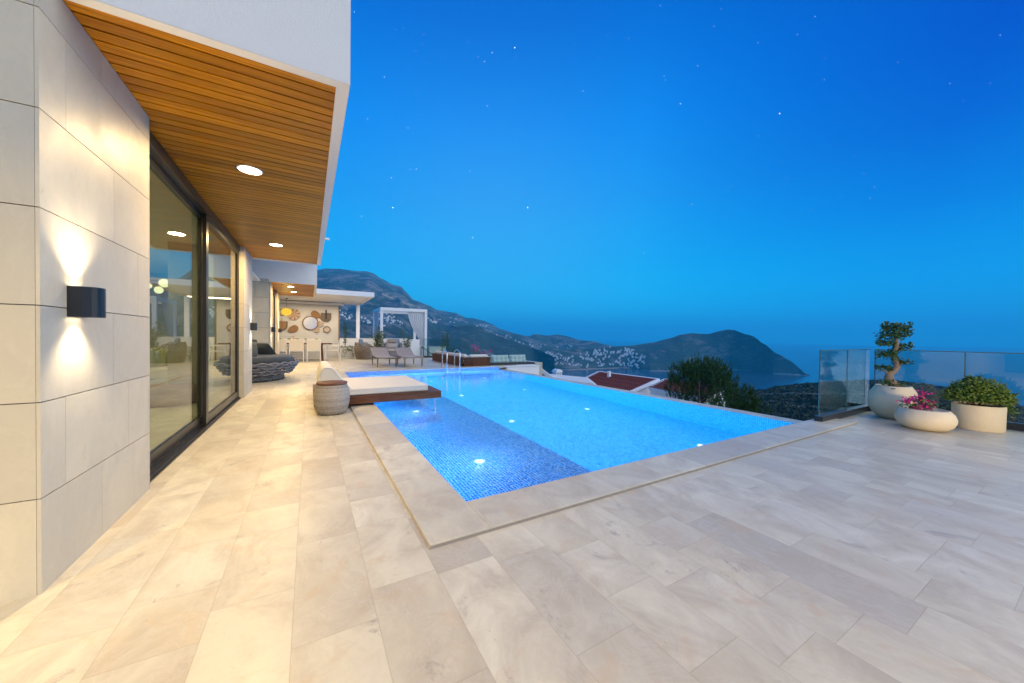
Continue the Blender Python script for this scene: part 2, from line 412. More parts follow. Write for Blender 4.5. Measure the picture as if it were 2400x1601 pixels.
def sea_mat():
    n=N('sea_water'); p=n.pos()
    h=n.noise(n.vmath('MULTIPLY',p,(1.,.5,1.)),.02,5,.6); big=n.noise(p,.0012,4,.6)
    c=n.mix(big,(.006,.03,.075),(.010,.045,.10))
    n.bsdf(c,n.math('MULTIPLY_ADD',big,.16,.14),0,n.bump(h,.25,2.)); return n.m
M['sea']=sea_mat()
def hill_mat(name, green1, green2, rock, rockamt=.5, sc=1.0):
    n=N(name); p=n.pos(); x,y,z=n.sep(p)
    g=n.new('ShaderNodeNewGeometry'); nx,ny,nz=n.sep(g.outputs['Normal'])
    a=n.noise(p,.012*sc,7,.65,.3); b=n.noise(p,.045*sc,5,.7); r=n.noise(n.vmath('MULTIPLY',p,(1.,1.,2.2)),.0052*sc,7,.68,.6)
    sp=n.noise(p,.16*sc,3,.7)
    c=n.mix(n.ramp(a,[(.35,0),(.65,1)]),green1,green2)
    c=n.mix(n.ramp(b,[(.5,0),(.75,.6)]),c,tuple(v*.4 for v in green1))
    rk=n.mix(n.ramp(sp,[(.4,0),(.6,1)]),rock,tuple(v*.45 for v in rock))
    c=n.mix(n.ramp(r,[(.62-.16*rockamt,0),(.72-.1*rockamt,1)]),c,rk)
    c=n.mix(n.ramp(sp,[(.6,0),(.72,.45)]),c,tuple(v*.8 for v in rock))
    n.bsdf(c,.95,0,n.bump(n.math('ADD',b,a),.9,18./sc)); return n.m
M['mountain']=hill_mat('mountain_scrub',(.016,.044,.036),(.032,.068,.050),(.34,.31,.32),.8)
M['dark_hill']=hill_mat('dark_hill_scrub',(.012,.036,.028),(.028,.062,.042),(.20,.19,.18),.45,1.6)
M['island']=hill_mat('peninsula_scrub',(.016,.045,.034),(.032,.068,.048),(.26,.25,.23),.6,1.5)
M['ground']=hill_mat('near_scrub',(.018,.036,.022),(.038,.055,.034),(.12,.11,.09),.35,4)
M['house_white']=simple('far_white_wall',(.82,.80,.78),.9,nscale=.3,var=.2,bump=0)
M['house_roof']=simple('far_roof',(.32,.17,.13),.9,nscale=.3,var=.2,bump=0)
M['shore']=simple('shore_rock',(.32,.28,.25),.95,nscale=.05,var=.4,bump=0)
M['lamp_white']=emit('downlight_glow',(1.,.86,.62),26.)
M['lamp_warm']=emit('sconce_glow',(1.,.80,.52),18.)
M['lantern_glow']=emit('lantern_glow',(1.,.62,.06),1.15)
M['bulb_glow']=emit('bulb_glow',(1.,.85,.45),14.)
M['globe_glow']=emit('globe_glow',(1.,.93,.62),2.6)
M['pool_glow']=emit('pool_light_glow',(.70,.95,1.),2.5)
M['interior_wall']=simple('interior_wall',(.62,.58,.50),.8,nscale=20,var=.05)
M['interior_floor']=simple('interior_floor',(.50,.44,.34),.3,nscale=3,var=.15)
M['cushion_olive']=fabric('olive_cushion',(.42,.44,.16))
M['tan_leather']=simple('tan_leather',(.36,.22,.13),.5)
M['bowl_green']=simple('pale_green_ceramic',(.50,.56,.26),.3,nscale=20,var=.1)
M['vase_orange']=simple('orange_glass',(.62,.16,.06),.2)
M['clad']=simple('white_cladding',(.62,.60,.57),.6,nscale=20,var=.06)
M['teal_white']=simple('pale_render',(.62,.66,.62),.7)

def light(name, typ, loc, power, col, **k):
    d=bpy.data.lights.new(name,typ); d.energy=power; d.color=col
    rot=k.pop('rot',None)
    for a,b in k.items(): setattr(d,a,b)
    o=bpy.data.objects.new(name,d); COL.objects.link(o); o.location=loc
    if rot: o.rotation_euler=rot
    if loc[2]<0: o.visible_transmission=False
    return o
WARM=(1.,.68,.30)

# ================================================================== DECK + POOL
PX0,PX1,PY0,PY1=.88,5.95,2.10,11.25      # pool basin inner edges
CZ=.02; WZ=-.09
def struct(name, mb, mat, smooth=False):
    o=mb.build(name,mat,smooth=smooth); o['kind']='structure'; return o
b=MB()
ZB=-.4
b.box(-7,.536,-6,12.6,ZB,0)            # along the house
b.box(.536,6.3,-6,1.745,ZB,0)          # near side
b.box(6.3,7.68,-6,2.06,ZB,0)
b.box(5.95+.3,6.3,1.745,2.06,ZB,0)
b.box(.536,6.10,11.6,12.6,ZB,0)        # far side
b.box(-7,6.95,12.6,18.6,ZB,0)
b.box(6.10,6.95,11.6,12.6,ZB,-.004)
struct('deck',b,M['deck'])
b=MB()
b.box(.536,PX0,1.745,11.6,-.05,CZ)
b.box(PX0,PX1+.3,1.745,PY0,-.05,CZ)
b.box(PX0,PX1+.16,PY1,11.6,-.05,CZ)
o=struct('pool_coping',b,M['coping']); bevel(o,.004,2)
M['joint_shade']=simple('painted_joint_shade',(.36,.31,.26),.9,nscale=40,var=.5)  # dark colour painting in the shade along the near coping edge
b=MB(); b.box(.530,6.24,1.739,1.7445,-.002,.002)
struct('coping_joint_shade',b,M['joint_shade'])  # dark base joint, with the coping's shadow gap painted in
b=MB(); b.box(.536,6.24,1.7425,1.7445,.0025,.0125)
struct('coping_edge_shade',b,M['joint_shade'])  # shaded front face of the coping, laid on as a dark strip
b=MB()
b.box(PX1,PX1+.30,PY0,PY1+.02,WZ-.03,WZ-.004)
o=struct('infinity_edge_cap',b,M['coping'])
# basin: shelf, step and deep floor with mosaic
SH=-.45; DP=-1.50; SX=2.40
b=MB()
def wall_x(x,y0,y1,z0,z1,flip): 
    q=[(x,y0,z0),(x,y1,z0),(x,y1,z1),(x,y0,z1)]
    b.quad(*(q if flip else q[::-1]))
def wall_y(y,x0,x1,z0,z1,flip):
    q=[(x0,y,z0),(x1,y,z0),(x1,y,z1),(x0,y,z1)]
    b.quad(*(q if flip else q[::-1]))
wall_x(PX0+.001,PY0,PY1,SH,-.052,True)
wall_y(PY0+.001,PX0,PX1,SH,-.052,False); wall_y(PY1-.001,PX0,SX,SH,.0,True)
b.quad((PX0,PY0,SH),(SX,PY0,SH),(SX,PY1,SH),(PX0,PY1,SH))
struct('pool_shelf',b,M['mosaic'])
b=MB()
wall_y(PY1-.001,SX,PX1,-.16,.0,True)
struct('pool_waterline_tiles',b,M['mosaic'])
b=MB()
wall_x(SX,PY0,PY1,DP,SH,True)
wall_x(PX1-.001,PY0,PY1,DP,WZ-.004,False)
wall_y(PY1-.001,SX,PX1,DP,-.16,True)
b.quad((SX,PY0,DP),(PX1,PY0,DP),(PX1,PY1,DP),(SX,PY1,DP))
struct('pool_basin',b,M['mosaic_light'])
b=MB(); b.box(PX1+.004,PX1+.26,PY0,PY1,-3.2,WZ-.034); b.box(PX0-.2,PX1,1.6,PY0-.02,-3.2,-.402); b.box(PX1,7.6,1.6,2.0,-3.2,-.402); b.box(PX0,6.0,PY1+.05,PY1+.3,-3.2,-.402)
struct('pool_retaining_wall',b,M['stucco'])
b=MB()
nx,ny=2,2
b.quad((PX0+.0015,PY0+.0015,WZ),(PX1+.01,PY0+.0015,WZ),(PX1+.01,PY1-.0015,WZ),(PX0+.0015,PY1-.0015,WZ))
struct('pool_water',b,M['water'])
# underwater lamps (fixture + light)
def pool_lamp(x,y,z,label,P,col,grp,glow=True):
    t=thing('pool_light',label,'pool light',(x,y,z),0,grp)
    m=MB(); m.lathe([(.0,.0),(.060,.0),(.060,.010),(.041,.014)],seg=20); m.build('ring',M['white_metal'],t)
    m=MB(); m.lathe([(.040,.0),(.040,.016),(.0,.018)],seg=20); m.build('lens',M['pool_glow'],t)
    lo=light('pool_lamp','POINT',(x,y,z+(.45 if z<-1 else .14)),P,col,shadow_soft_size=.05); lo.visible_transmission=False
DC=(.0,.50,.95)
gl='round lights sunk in the pool floor'
for i,(y,lb) in enumerate(((3.1,'nearest the deck'),(5.55,'second'),(8.0,'third'),(10.5,'farthest'))):
    pool_lamp(3.2,y,DP,'round underwater light in deep floor beside the step, %s of its row'%lb,80,DC,gl)
    pool_lamp(5.0,y,DP,'round underwater light in deep floor by the overflow wall, %s of its row'%lb,80,DC,gl)
for y,lb in ((3.33,'bright white round light in the shallow shelf floor, nearer the deck corner'),(5.85,'bright white round light in the shallow shelf floor, in front of the daybed')):
    pool_lamp(1.54,y,SH,lb,9,(.5,.8,1.),'round lights in the pool shelf')
for y in (3.25,5.6,8.2):
    light('shelf_wall_lamp','SPOT',(PX0+.03,y,SH+.16),60,(.7,.88,1.),shadow_soft_size=.03,spot_size=R(150),spot_blend=1.,rot=(0,R(68),0))
light('shelf_wash_lamp','AREA',(PX0+.05,6.6,-.2),84,(.04,.48,1.),shape='RECTANGLE',size=.15,size_y=8.,rot=(0,R(-90),0))
light('far_wall_lamp','AREA',(3.4,PY1-.12,-.2),40,(.30,.55,1.),shape='RECTANGLE',size=4.,size_y=.08,rot=(0,0,0))

# ================================================================== HOUSE
H=thing('house','modern stone and stucco villa with lit timber soffits and sliding glass doors','house',(-1,2.2,0))
JZ=[-.006,.394,.79,1.188,1.586,1.987,2.39,2.552]
# random vertical joints elsewhere; measured ones on the near wall face
def panels(mb, face, u0, u1, fixed, zrows, rows_joints, g=.0022, seed=1):
    """slabs standing 6 mm proud of their backing, on plane 'x' or 'y' at 'fixed' facing + (x) or - (y)"""
    rnd=random.Random(seed)
    for i in range(len(zrows)-1):
        js=[u0]+[j for j in rows_joints(i) if u0+.02<j<u1-.02]+[u1]
        for a,c in zip(js[:-1],js[1:]):
            mb.tone=rnd.random()
            z0,z1=zrows[i]+g,zrows[i+1]-g
            if face=='x': mb.box(fixed-.012,fixed,a+(g*.5 if a!=u0 else 0),c-(g*.5 if c!=u1 else 0),z0,z1)
            else: mb.box(a+(g*.5 if a!=u0 else 0),c-(g*.5 if c!=u1 else 0),fixed,fixed+.012,z0,z1)
XW=-.952; YW=2.208; YE=3.335
m=MB(); m.tone=.5
m.box(-6.8,XW-.012,YW+.012,YE-.004,-.006,2.548)
m.build('wall_core',M['joint'],H,absolute=True)
m=MB()
rj={0:[2.70],1:[2.378,3.015],2:[2.825],3:[2.52,3.157],4:[2.84],5:[2.39,3.03],6:[2.71]}
panels(m,'x',YW,YE,XW,JZ,lambda i:rj.get(i,[]),seed=3)
rr=random.Random(4)
panels(m,'y',-6.8,XW-.0135,YW+.0005,JZ,lambda i:sorted([-1.75-.9*k-rr.random()*.3-(i%2)*.4 for k in range(5)]),seed=5)
m.tone=.4
m.box(-1.3,XW,YE-.003,YE+.012,-.006,2.548)
m.build('stone_wall',M['wall_stone'],H,absolute=True)
# second pier, far wall and the piers of the dining wing
def pier(y0,y1,x0,x1,name='stone_pier',ztop=2.548,seed=1):
    c=MB(); c.box(x0,x1-.012,y0+.012,y1-.012,-.006,ztop); c.build('pier_core',M['joint'],H,absolute=True)
    m=MB(); r2=random.Random(seed)
    panels(m,'x',y0,y1,x1,JZ,lambda i:[] ,seed=seed)
    panels(m,'y',x0,x1-.0135,y0+.0005,JZ,lambda i:[] if x1-x0<.9 else [x0+(x1-x0)*(.4+.25*(i%2))],seed=seed+1)
    m.build(name,M['wall_stone'],H,absolute=True)
pier(7.40,8.36,-1.9,XW,seed=11)
pier(12.0,12.62,-1.9,XW,seed=13)
pier(14.62,15.5,-1.9,XW,seed=15)
m=MB()
zr=[i*.42 for i in range(9)]
panels(m,'y',-4.2,-.985,11.90,zr,lambda i:[-3.4+.35*(i%2),-2.4+.3*(i%2),-1.28+(-.0 if i%2 else -.9)],g=.005,seed=21)
m.build('stone_wall',M['wall_stone'],H,absolute=True)
m=MB(); m.box(-4.2,-.985,11.912,12.0,-.006,3.3); m.box(-4.0,-3.9,8.37,11.9,-.006,3.3); m.build('wall_core',M['joint'],H,absolute=True)
# upper storey
m=MB()
m.box(-6.8,.203,2.296,8.50,2.62,6.0)
m.box(.132,.203,2.296,8.50,2.552,2.62); m.box(-6.8,.132,2.296,2.356,2.552,2.62); m.box(-6.8,.132,8.43,8.50,2.552,2.62)
m.build('upper_storey',M['stucco'],H,absolute=True)
# cream underside of the overhang (returns below the stucco)
m=MB()
m.box(.1325,.2022,2.2968,8.4995,2.546,2.5515); m.box(-6.8,.1325,2.2968,2.356,2.546,2.5515); m.box(-6.8,.1325,8.43,8.4995,2.546,2.5515)
m.build('soffit_border',M['cream'],H,absolute=True)
def soffit(x0,x1,y0,y1,z,pitch=.088,seed=1):
    rnd=random.Random(seed); m=MB(); y=y0
    while y<y1-.01:
        y2=min(y+pitch-.012,y1); m.tone=rnd.random()
        m.box(x0,x1,y,y2,z,z+.02); y+=pitch
    return m
m=MB(); m.box(-6.8,.1315,2.357,8.43,2.5785,2.60); m.build('soffit_backing',M['black_metal'],H,absolute=True)
soffit(-6.8,.1315,2.357,8.43,2.556).build('timber_soffit',M['soffit_wood'],H,absolute=True)
# second overhang
m=MB()
m.box(-6.,.192,11.88,15.96,2.62,3.32); m.box(.130,.192,11.88,15.96,2.552,2.62); m.box(-.98,.130,11.88,11.95,2.552,2.62); m.box(-1.9,.130,15.90,15.96,2.552,2.62)
m.build('upper_storey',M['stucco'],H,absolute=True)
m=MB(); m.box(-1.9,.1295,11.951,15.90,2.5885,2.60); m.build('soffit_backing',M['black_metal'],H,absolute=True)
soffit(-1.9,.1295,11.951,15.90,2.566,seed=4).build('timber_soffit',M['soffit_wood'],H,absolute=True)
m=MB(); m.box(-.978,.1915,11.8805,11.95,2.546,2.5515); m.box(.1305,.1915,11.95,15.90,2.546,2.5515); m.box(-1.9,.1915,15.90,15.9595,2.546,2.5515)
m.build('soffit_border',M['cream'],H,absolute=True)
m=MB(); m.box(-6.5,.19,8.52,15.9,3.323,3.40); m.build('roof_slab',M['stucco'],H,absolute=True)
m=MB(); m.tube([(.18,6.95,2.75),(.30,6.95,2.75)],.018,10); m.build('rain_spout',M['white_metal'],H,absolute=True)
# sliding doors
def sliding_door(y0,y1,mull,x=-1.06,ztop=2.55):
    D=MB()
    D.box(x-.09,x+.07,y0,y1,-.004,.012)                   # track
    D.box(x-.015,x-.005,y0,y1,.012,.028); D.box(x+.045,x+.055,y0,y1,.012,.028)
    D.box(x-.09,x+.05,y0,y1,ztop-.10,ztop-.002)           # head
    D.box(x-.09,x+.04,y0-.0,y0+.05,.012,ztop-.10); D.box(x-.09,x+.04,y1-.05,y1,.012,ztop-.10)
    d=D.build('sliding_door',M['dark_frame'],H,absolute=True)
    ym=mull
    F=MB(); F.box(x-.05,x-.015,y0+.05,ym+.10,.03,.13); F.box(x-.05,x-.015,y0+.05,ym+.10,ztop-.16,ztop-.102); F.box(x-.05,x-.015,ym+.03,ym+.10,.13,ztop-.16)
    F.box(x-.05,x-.015,y0+.05,y0+.11,.13,ztop-.16)
    F.box(x+.0,x+.035,ym,y1-.05,.03,.13); F.box(x+.0,x+.035,ym,y1-.05,ztop-.16,ztop-.102); F.box(x+.0,x+.036,ym,ym+.10,.13,ztop-.16); F.box(x+.0,x+.035,y1-.11,y1-.05,.13,ztop-.16)
    f=F.build('sash',M['dark_frame'],d)
    f.matrix_parent_inverse=Matrix.Identity(4)
    f.location=Vector((0,0,0))-H.location
    P=MB(); P.box(x-.036,x-.028,y0+.11,ym+.03,.13,ztop-.16); P.box(x+.012,x+.020,ym+.10,y1-.11,.13,ztop-.16)
    p=P.build('pane',M['door_glass'],d); p.location=Vector((0,0,0))-H.location
sliding_door(YE+.014,7.398,5.26)
sliding_door(12.622,14.618,13.6)
# interior
m=MB(); m.box(-6.6,-1.155,YE+.02,11.6,-.02,-.002); m.build('interior_floor',M['interior_floor'],H,absolute=True)
m=MB(); m.box(-6.6,-6.5,YE,11.6,0,2.5); m.box(-6.5,-1.95,11.5,11.6,0,2.5); m.box(-6.5,-1.15,YE-.0005,YE+.0145,0,2.5); m.build('interior_wall',M['interior_wall'],H,absolute=True)
m=MB(); m.box(-6.6,-1.15,YE+.02,11.6,2.5,2.54); m.build('interior_ceiling',M['white_paint'],H,absolute=True)
m=MB(); m.box(-1.9,-1.15,12.7,14.6,-.02,-.002); m.box(-2.0,-1.9,12.0,15.5,0,2.5); m.build('interior_wall',M['interior_wall'],H,absolute=True)

def down_light(x,y,label,z=2.556,P=50,r=.085):
    t=thing('downlight',label,'ceiling light',(x,y,z),0,'round lights recessed in the timber soffits')
    m=MB(); m.lathe([(r+.012,0.002),(r+.012,-.006),(r,-.008),(r,.002)],seg=32); m.build('trim_ring',M['white_metal'],t)
    m=MB(); m.lathe([(0,-.0055),(r,-.006),(r,.001)],seg=32); m.build('diffuser',M['lamp_white'],t)
    light('downlight_lamp','AREA',(x,y,z-.012),P,WARM,shape='DISK',size=r*2,spread=R(170))
down_light(-.468,3.946,'round ceiling light nearest the camera in the large timber soffit')
down_light(-.48,7.0,'round ceiling light at the far end of the large timber soffit')
down_light(-.497,12.9,'first round ceiling light in the smaller timber soffit beyond the grey wall',z=2.566,r=.08)
down_light(-.472,14.46,'second round ceiling light in the smaller soffit, nearer the dining wall',z=2.566,r=.08)
light('unseen_warm_lamp','AREA',(-2.2,.2,2.5),98,(1.,.66,.12),shape='DISK',size=.4,spread=R(150))

light('pot_fill_spot','SPOT',(3.6,-2.6,.5),700,(1.,.72,.36),shadow_soft_size=.25,spot_size=R(50),spot_blend=1.,rot=(R(90),0,R(-41)))  # fill spot added out of view to warm the pots; no such fixture
light('unseen_warm_lamp','AREA',(2.6,-3.4,2.6),75,(1.,.72,.36),shape='DISK',size=.5,spread=R(160))  # unseen fill behind the camera, added to brighten the right of the deck
light('unseen_warm_lamp','AREA',(-1.2,-2.4,2.5),58,(1.,.66,.24),shape='DISK',size=.5,spread=R(150))  # unseen lamp behind the camera, added to warm the near paving

def sconce(y,label,P=9,x=XW):
    t=thing('wall_sconce',label,'wall light',(x,y,1.15),0,'black up and down wall sconces')
    m=MB()
    # hollow D-shaped shell: outer wall ring
    out=[]; 
    for k in range(9):
        a=-math.pi/2+math.pi*k/8; out.append((.045+.055*math.cos(a)**.6 if math.cos(a)>0 else .045,.055*math.sin(a)))
    out=[(0.0,-.055)]+out+[(0.0,.055)]
    inn=[(px_*.93 if px_>0 else .006,py_*.92) for px_,py_ in out]
    V=[];F=[];n=len(out)
    for z in (0,.14):
        V+=[(a,c,z) for a,c in out]+[(a,c,z) for a,c in inn]
    for i in range(n):
        j=(i+1)%n
        F.append((i,j,2*n+j,2*n+i)); F.append((n+j,n+i,3*n+i,3*n+j)); F.append((j,i,n+i,n+j)); F.append((2*n+i,2*n+j,3*n+j,3*n+i))
    m.add(V,F); m.build('shell',M['black_metal'],t)
    m=MB(); m.prism([(a*.9+.004,c*.9) for a,c in out],.025,.115); m.build('lamp_core',M['dark_base'],t)
    m=MB(); m.prism([(a*.7+.014,c*.7) for a,c in out],.016,.0245); m.build('lens',M['lamp_warm'],t)
    m=MB(); m.prism([(a*.7+.014,c*.7) for a,c in out],.1155,.124); m.build('lens',M['lamp_warm'],t)
    for s in (1,-1):
        light('sconce_lamp','SPOT',(x+.06,y,1.22+s*.075),P*(1.0 if s>0 else .8),(1.,.80,.52),shadow_soft_size=.018,spot_size=R(112),spot_blend=.85,rot=(0,R(180) if s>0 else 0,0))
sconce(2.445,'black half-round wall sconce on the near stone wall, lit above and below',24)
sconce(8.17,'black wall sconce on the stone pier between glass doors and round sofa',17)
sconce(12.33,'small black wall sconce beside the grey stone wall of the dining wing',20)
sconce(15.0,'small black wall sconce on the last stone pier before the dining wall',20)

# interior things
t=thing('round_pouf','low round tan leather pouf on the floor behind the glass door','pouf',(-1.92,7.35,0))
m=MB(); m.lathe([(0,0),(.38,.0),(.42,.05),(.42,.22),(.39,.27),(0,.29)],seg=36); m.build('body',M['tan_leather'],t,smooth=True)
m=MB(); m.lathe([(.425,.125),(.432,.135),(.425,.145)],seg=36); m.build('piping',M['rim_brown'],t)
t=thing('indoor_sofa','pale low sofa with olive cushions inside the room behind the glass','sofa',(-2.8,9.7,0))
m=MB(); m.rbox(-1.1,1.1,-.45,.45,.08,.38,.03); m.build('seat',M['cream_fabric'],t)
m=MB(); m.rbox(-1.1,1.1,.30,.5,.385,.75,.04); m.build('backrest',M['cream_fabric'],t)
for q in (-.6,0.,.6):
    m=MB(); m.rbox(q-.24,q+.24,.10,.28,.39,.78,.06); m.build('cushion',M['cushion_olive'],t)
t=thing('globe_chandelier','indoor chandelier of glowing milky globes seen through the glass door','chandelier',(-2.22,9.0,2.5))
m=MB(); m.bar((-.36,-.05,-.45),(.36,.05,-.45),.02,.02); m.tube([(0,0,0),(0,0,-.45)],.01,6); m.build('frame',M['black_metal'],t)
for q in range(7):
    m=MB(); qx=-.36+q*.12; qz=-.55-(q%2)*.09+.03*(q%3)
    rr_=.055+.012*(q%3)
    m.lathe([(rr_*math.sin(a*math.pi/10),rr_*-math.cos(a*math.pi/10)+qz) for a in range(11)],qx,.1*math.sin(q*2.),14)
    m.build('globe',M['globe_glow'],t,smooth=True)
light('room_lamp','AREA',(-3.0,7.0,2.46),60,(1.,.90,.70),shape='DISK',size=1.2)
t=thing('indoor_curtain','pale floor-length curtain drawn aside inside the glass door','curtain',(-1.35,6.7,0))
def curtain_mb(L,h0,h1,amp=.03,folds=9,x=0):
    m=MB(); n=folds*6; V=[];F=[]
    for i in range(n+1):
        y=L*i/n; dx=amp*math.sin(i/n*folds*math.tau)
        V+= [(x+dx,y,h0),(x+dx*.8,y,h1)]
    for i in range(n): F.append((2*i,2*i+2,2*i+3,2*i+1))
    m.add(V,F); return m
curtain_mb(.62,.02,2.45,.035,7).build('curtain_cloth',M['curtain'],t,smooth=True)
m=MB(); m.box(-.05,.05,-.1,.75,2.452,2.48); m.build('rail',M['white_metal'],t)

# ================================================================== DAYBED, BASKET
t=thing('pool_daybed','cream cushioned timber daybed platform reaching over the pool shelf','daybed',(.95,5.72,.06))
bt=t
DZ0,DZ1=.055,.155
m=MB()
rnd=random.Random(2)
m.tone=.3; m.box(.46,1.92,5.705,5.745,DZ0,DZ1-.006); m.box(.06,1.92,7.38,7.42,DZ0,DZ1-.006); m.box(1.88,1.92,5.745,7.38,DZ0,DZ1-.006); m.box(.06,.10,5.745,7.38,DZ0,DZ1-.006); m.box(.10,1.88,6.5,6.56,DZ0+.01,DZ1-.02)
m.box(.06,.46,5.705,5.745,DZ0,DZ1-.006)
m.build('frame',M['deck_wood'],t,absolute=True)
m=MB(); x=.06
while x<1.90:
    m.tone=rnd.random(); m.box(x,min(x+.088,1.925),5.70,7.42,DZ1-.004,DZ1+.014); x+=.0935
m.build('deck_boards',M['deck_wood'],t,absolute=True)
for (lx,ly) in ((1.84,5.80),(1.84,7.32)):
    m=MB(); m.tube([(lx,ly,SH+.002),(lx,ly,DZ0)],.016,12); m.tube([(lx,ly,SH+.001),(lx,ly,SH+.012)],.05,12); m.build('leg',M['chrome'],t,absolute=True)
for (lx,ly) in ((.2,5.85),(.2,7.3)):
    m=MB(); m.box(lx-.03,lx+.03,ly-.03,ly+.03,0.001,DZ0); m.build('leg',M['deck_wood'],t,absolute=True)
m=MB(); m.rbox(.36,1.72,5.78,7.28,DZ1+.016,DZ1+.125,.022)
o=m.build('mattress',M['cream_fabric'],t,absolute=True); bevel(o,.012,3)
m=MB(); 
for zz in (DZ1+.034,DZ1+.106):
    m.tube([(.37,5.778,zz),(1.715,5.778,zz),(1.722,5.785,zz),(1.722,7.27,zz)],.004,6)
m.build('piping',M['cream_fabric'],t,absolute=True)
prof=[(.12,.172),(.12,.36),(.135,.50),(.165,.57),(.20,.598),(.25,.60),(.295,.585),(.335,.54),(.42,.42),(.52,.30),(.555,.262),(.555,.172)]
m=MB(); m.prism(prof,5.80,7.40,'y'); o=m.build('bolster',M['cream_fabric'],t,absolute=True); bevel(o,.02,4)
m=MB(); pts=[(p_[0],5.797,p_[1]) for p_ in prof[1:-1]]; m.tube(pts,.005,6); m.build('bolster_piping',M['cream_fabric'],t,absolute=True)

t=thing('wicker_side_table','barrel-shaped woven wicker stool with a round brown lid','side table',(.275,5.455,0))
prf=[(.0,.012),(.165,.012),(.18,.02),(.205,.08),(.222,.16),(.226,.22),(.222,.28),(.208,.34),(.19,.395),(.19,.402),(0,.403)]
m=MB(); m.lathe(prf,seg=64); o=m.build('basket',M['wicker'],t,smooth=True)
m=MB(); m.lathe([(0,.404),(.188,.404),(.193,.412),(.193,.428),(.185,.436),(0,.438)],seg=48); smooth_angle(m.build('lid',M['lid_wood'],t),50)
for k in range(4):
    a=k*math.pi/2+.5; m=MB(); m.lathe([(0.012,0.0),(.014,.012)],.14*math.cos(a),.14*math.sin(a),10); m.build('foot',M['black_metal'],t)

# ================================================================== ROUND WOVEN SOFA / ARMCHAIRS
def rope_shell(mb, rfun, z0, z1, rows, strands, tube=.022, a0=0, a1=math.tau, amp=.018, seg=6, hfun=None):
    """rows of rope waving in and out round a body of revolution; cells read as a woven net"""
    closed=abs(a1-a0-math.tau)<1e-6
    for i in range(rows):
        for ph in (0,1):
            pts=[]
            n=strands*4
            for k in range(n+1):
                a=a0+(a1-a0)*k/n
                top=hfun(a) if hfun else z1
                z=z0+(top-z0)*(i+.5)/rows
                dz=(top-z0)/rows*.42*math.sin(k/n*strands*math.pi+(math.pi if ph else 0)+(i%2)*math.pi/2)
                r=rfun((z-z0)/(z1-z0))+amp*.5*math.cos(k/n*strands*math.pi*2+(math.pi if ph else 0))
                pts.append((r*math.cos(a),r*math.sin(a),z+dz))
            mb.tube(pts,tube,seg,cap=False)
t=thing('round_sofa','large round woven charcoal rope sofa with dark grey cushions by the wall','sofa',(-1.38,10.35,0),R(0))
m=MB()
rf=lambda v: .92-.16*math.sin(min(v,.35)/.35*math.pi)*.9+ (max(v-.22,0)/.78)**.8*.24
rope_shell(m,rf,.03,.44,6,28,.022,amp=.03)
m.build('woven_base',M['rope_dark'],t,smooth=True)
m=MB(); m.lathe([(0,.01),(.86,.01),(.76,.10),(.74,.16),(.98,.40),(0,.40)],seg=40); m.build('inner_shell',M['dark_base'],t,smooth=True)
m=MB(); m.lathe([(0,.40),(1.02,.40),(1.06,.44),(1.06,.52),(1.02,.565),(.9,.575),(0,.58)],seg=48); o=smooth_angle(m.build('seat_cushion',M['grey_fabric'],t),50)
def pillow(mb, c, w, h, d, rot):
    """puffy pillow; w x h faces, thickness d"""
    n=8; V=[];F=[]
    Rm=rot
    for side in (1,-1):
        for i in range(n+1):
            for j in range(n+1):
                u=-1+2*i/n; v=-1+2*j/n
                e=(1-u**4)*(1-v**4); pinch=1-.10*(abs(u*v))**2
                p=Vector((u*w/2*(1-.06*v*v),side*d/2*e**.55,v*h/2*(1-.06*u*u)))
                V.append(Rm@p+Vector(c))
    o=(n+1)**2
    for i in range(n):
        for j in range(n):
            a=i*(n+1)+j; q=(a,a+n+1,a+n+2,a+1)
            F.append(q[::-1]); F.append(tuple(x+o for x in q))
    mb.add(V,F)
def rotm(rx,ry,rz): return (Matrix.Rotation(rz,3,'Z')@Matrix.Rotation(ry,3,'Y')@Matrix.Rotation(rx,3,'X'))
for (cx,cy,cz,rz,lean,w) in ((-.05,-.62,.70,R(8),R(38),.85),(-.1,.55,.74,R(-12),R(-25),.8),(-.6,-.1,.76,R(95),R(28),.85),(.30,.35,.70,R(-28),R(-48),.7)):
    m=MB(); pillow(m,(cx,cy,cz),w,.48,.2,rotm(-lean,0,rz)); m.build('cushion',M['grey_fabric'],t,smooth=True)

def barrel_chair(label, loc, rz, rope):
    t=thing('rope_armchair',label,'armchair',loc,rz,'woven rope barrel armchairs by the low white wall')
    m=MB(); hf=lambda a: .52+.24*(.5-.5*math.cos(a-0))     # low at the front (a = 0), high behind
    def hfun(a):
        d=abs(math.atan2(math.sin(a),math.cos(a)))/math.pi
        return .44+.32*min(1,max(0,(d-.16)/.42))**1.0
    rope_shell(m,lambda v:.37+.07*math.sin(v*math.pi*.8),.03,.76,8,13,.017,R(38),R(322),.014,5,hfun)
    m.build('woven_shell',rope,t,smooth=True)
    m=MB(); m.lathe([(0,.01),(.34,.01),(.37,.10),(.39,.32),(0,.33)],seg=28); m.build('base',M['rope_dark'],t,smooth=True)
    m=MB(); m.lathe([(0,.33),(.36,.33),(.39,.36),(.39,.42),(.35,.455),(0,.46)],seg=28); m.build('seat_cushion',M['light_grey_fabric'],t,smooth=True)
    m=MB(); pillow(m,(-.20,.10,.70),.52,.50,.17,rotm(R(-16),0,R(90+14))); m.build('back_cushion',M['blue_grey_fabric'],t,smooth=True)
    return t
c1=barrel_chair('taupe rope barrel armchair with a blue-grey cushion, seen from its side beside the planter',(2.22,17.35,0),R(-28),M['rope_taupe'])
c2=barrel_chair('dark rope armchair facing the pool with pale grey pillows, behind the loungers',(3.42,17.3,0),R(-98),M['rope_dark'])
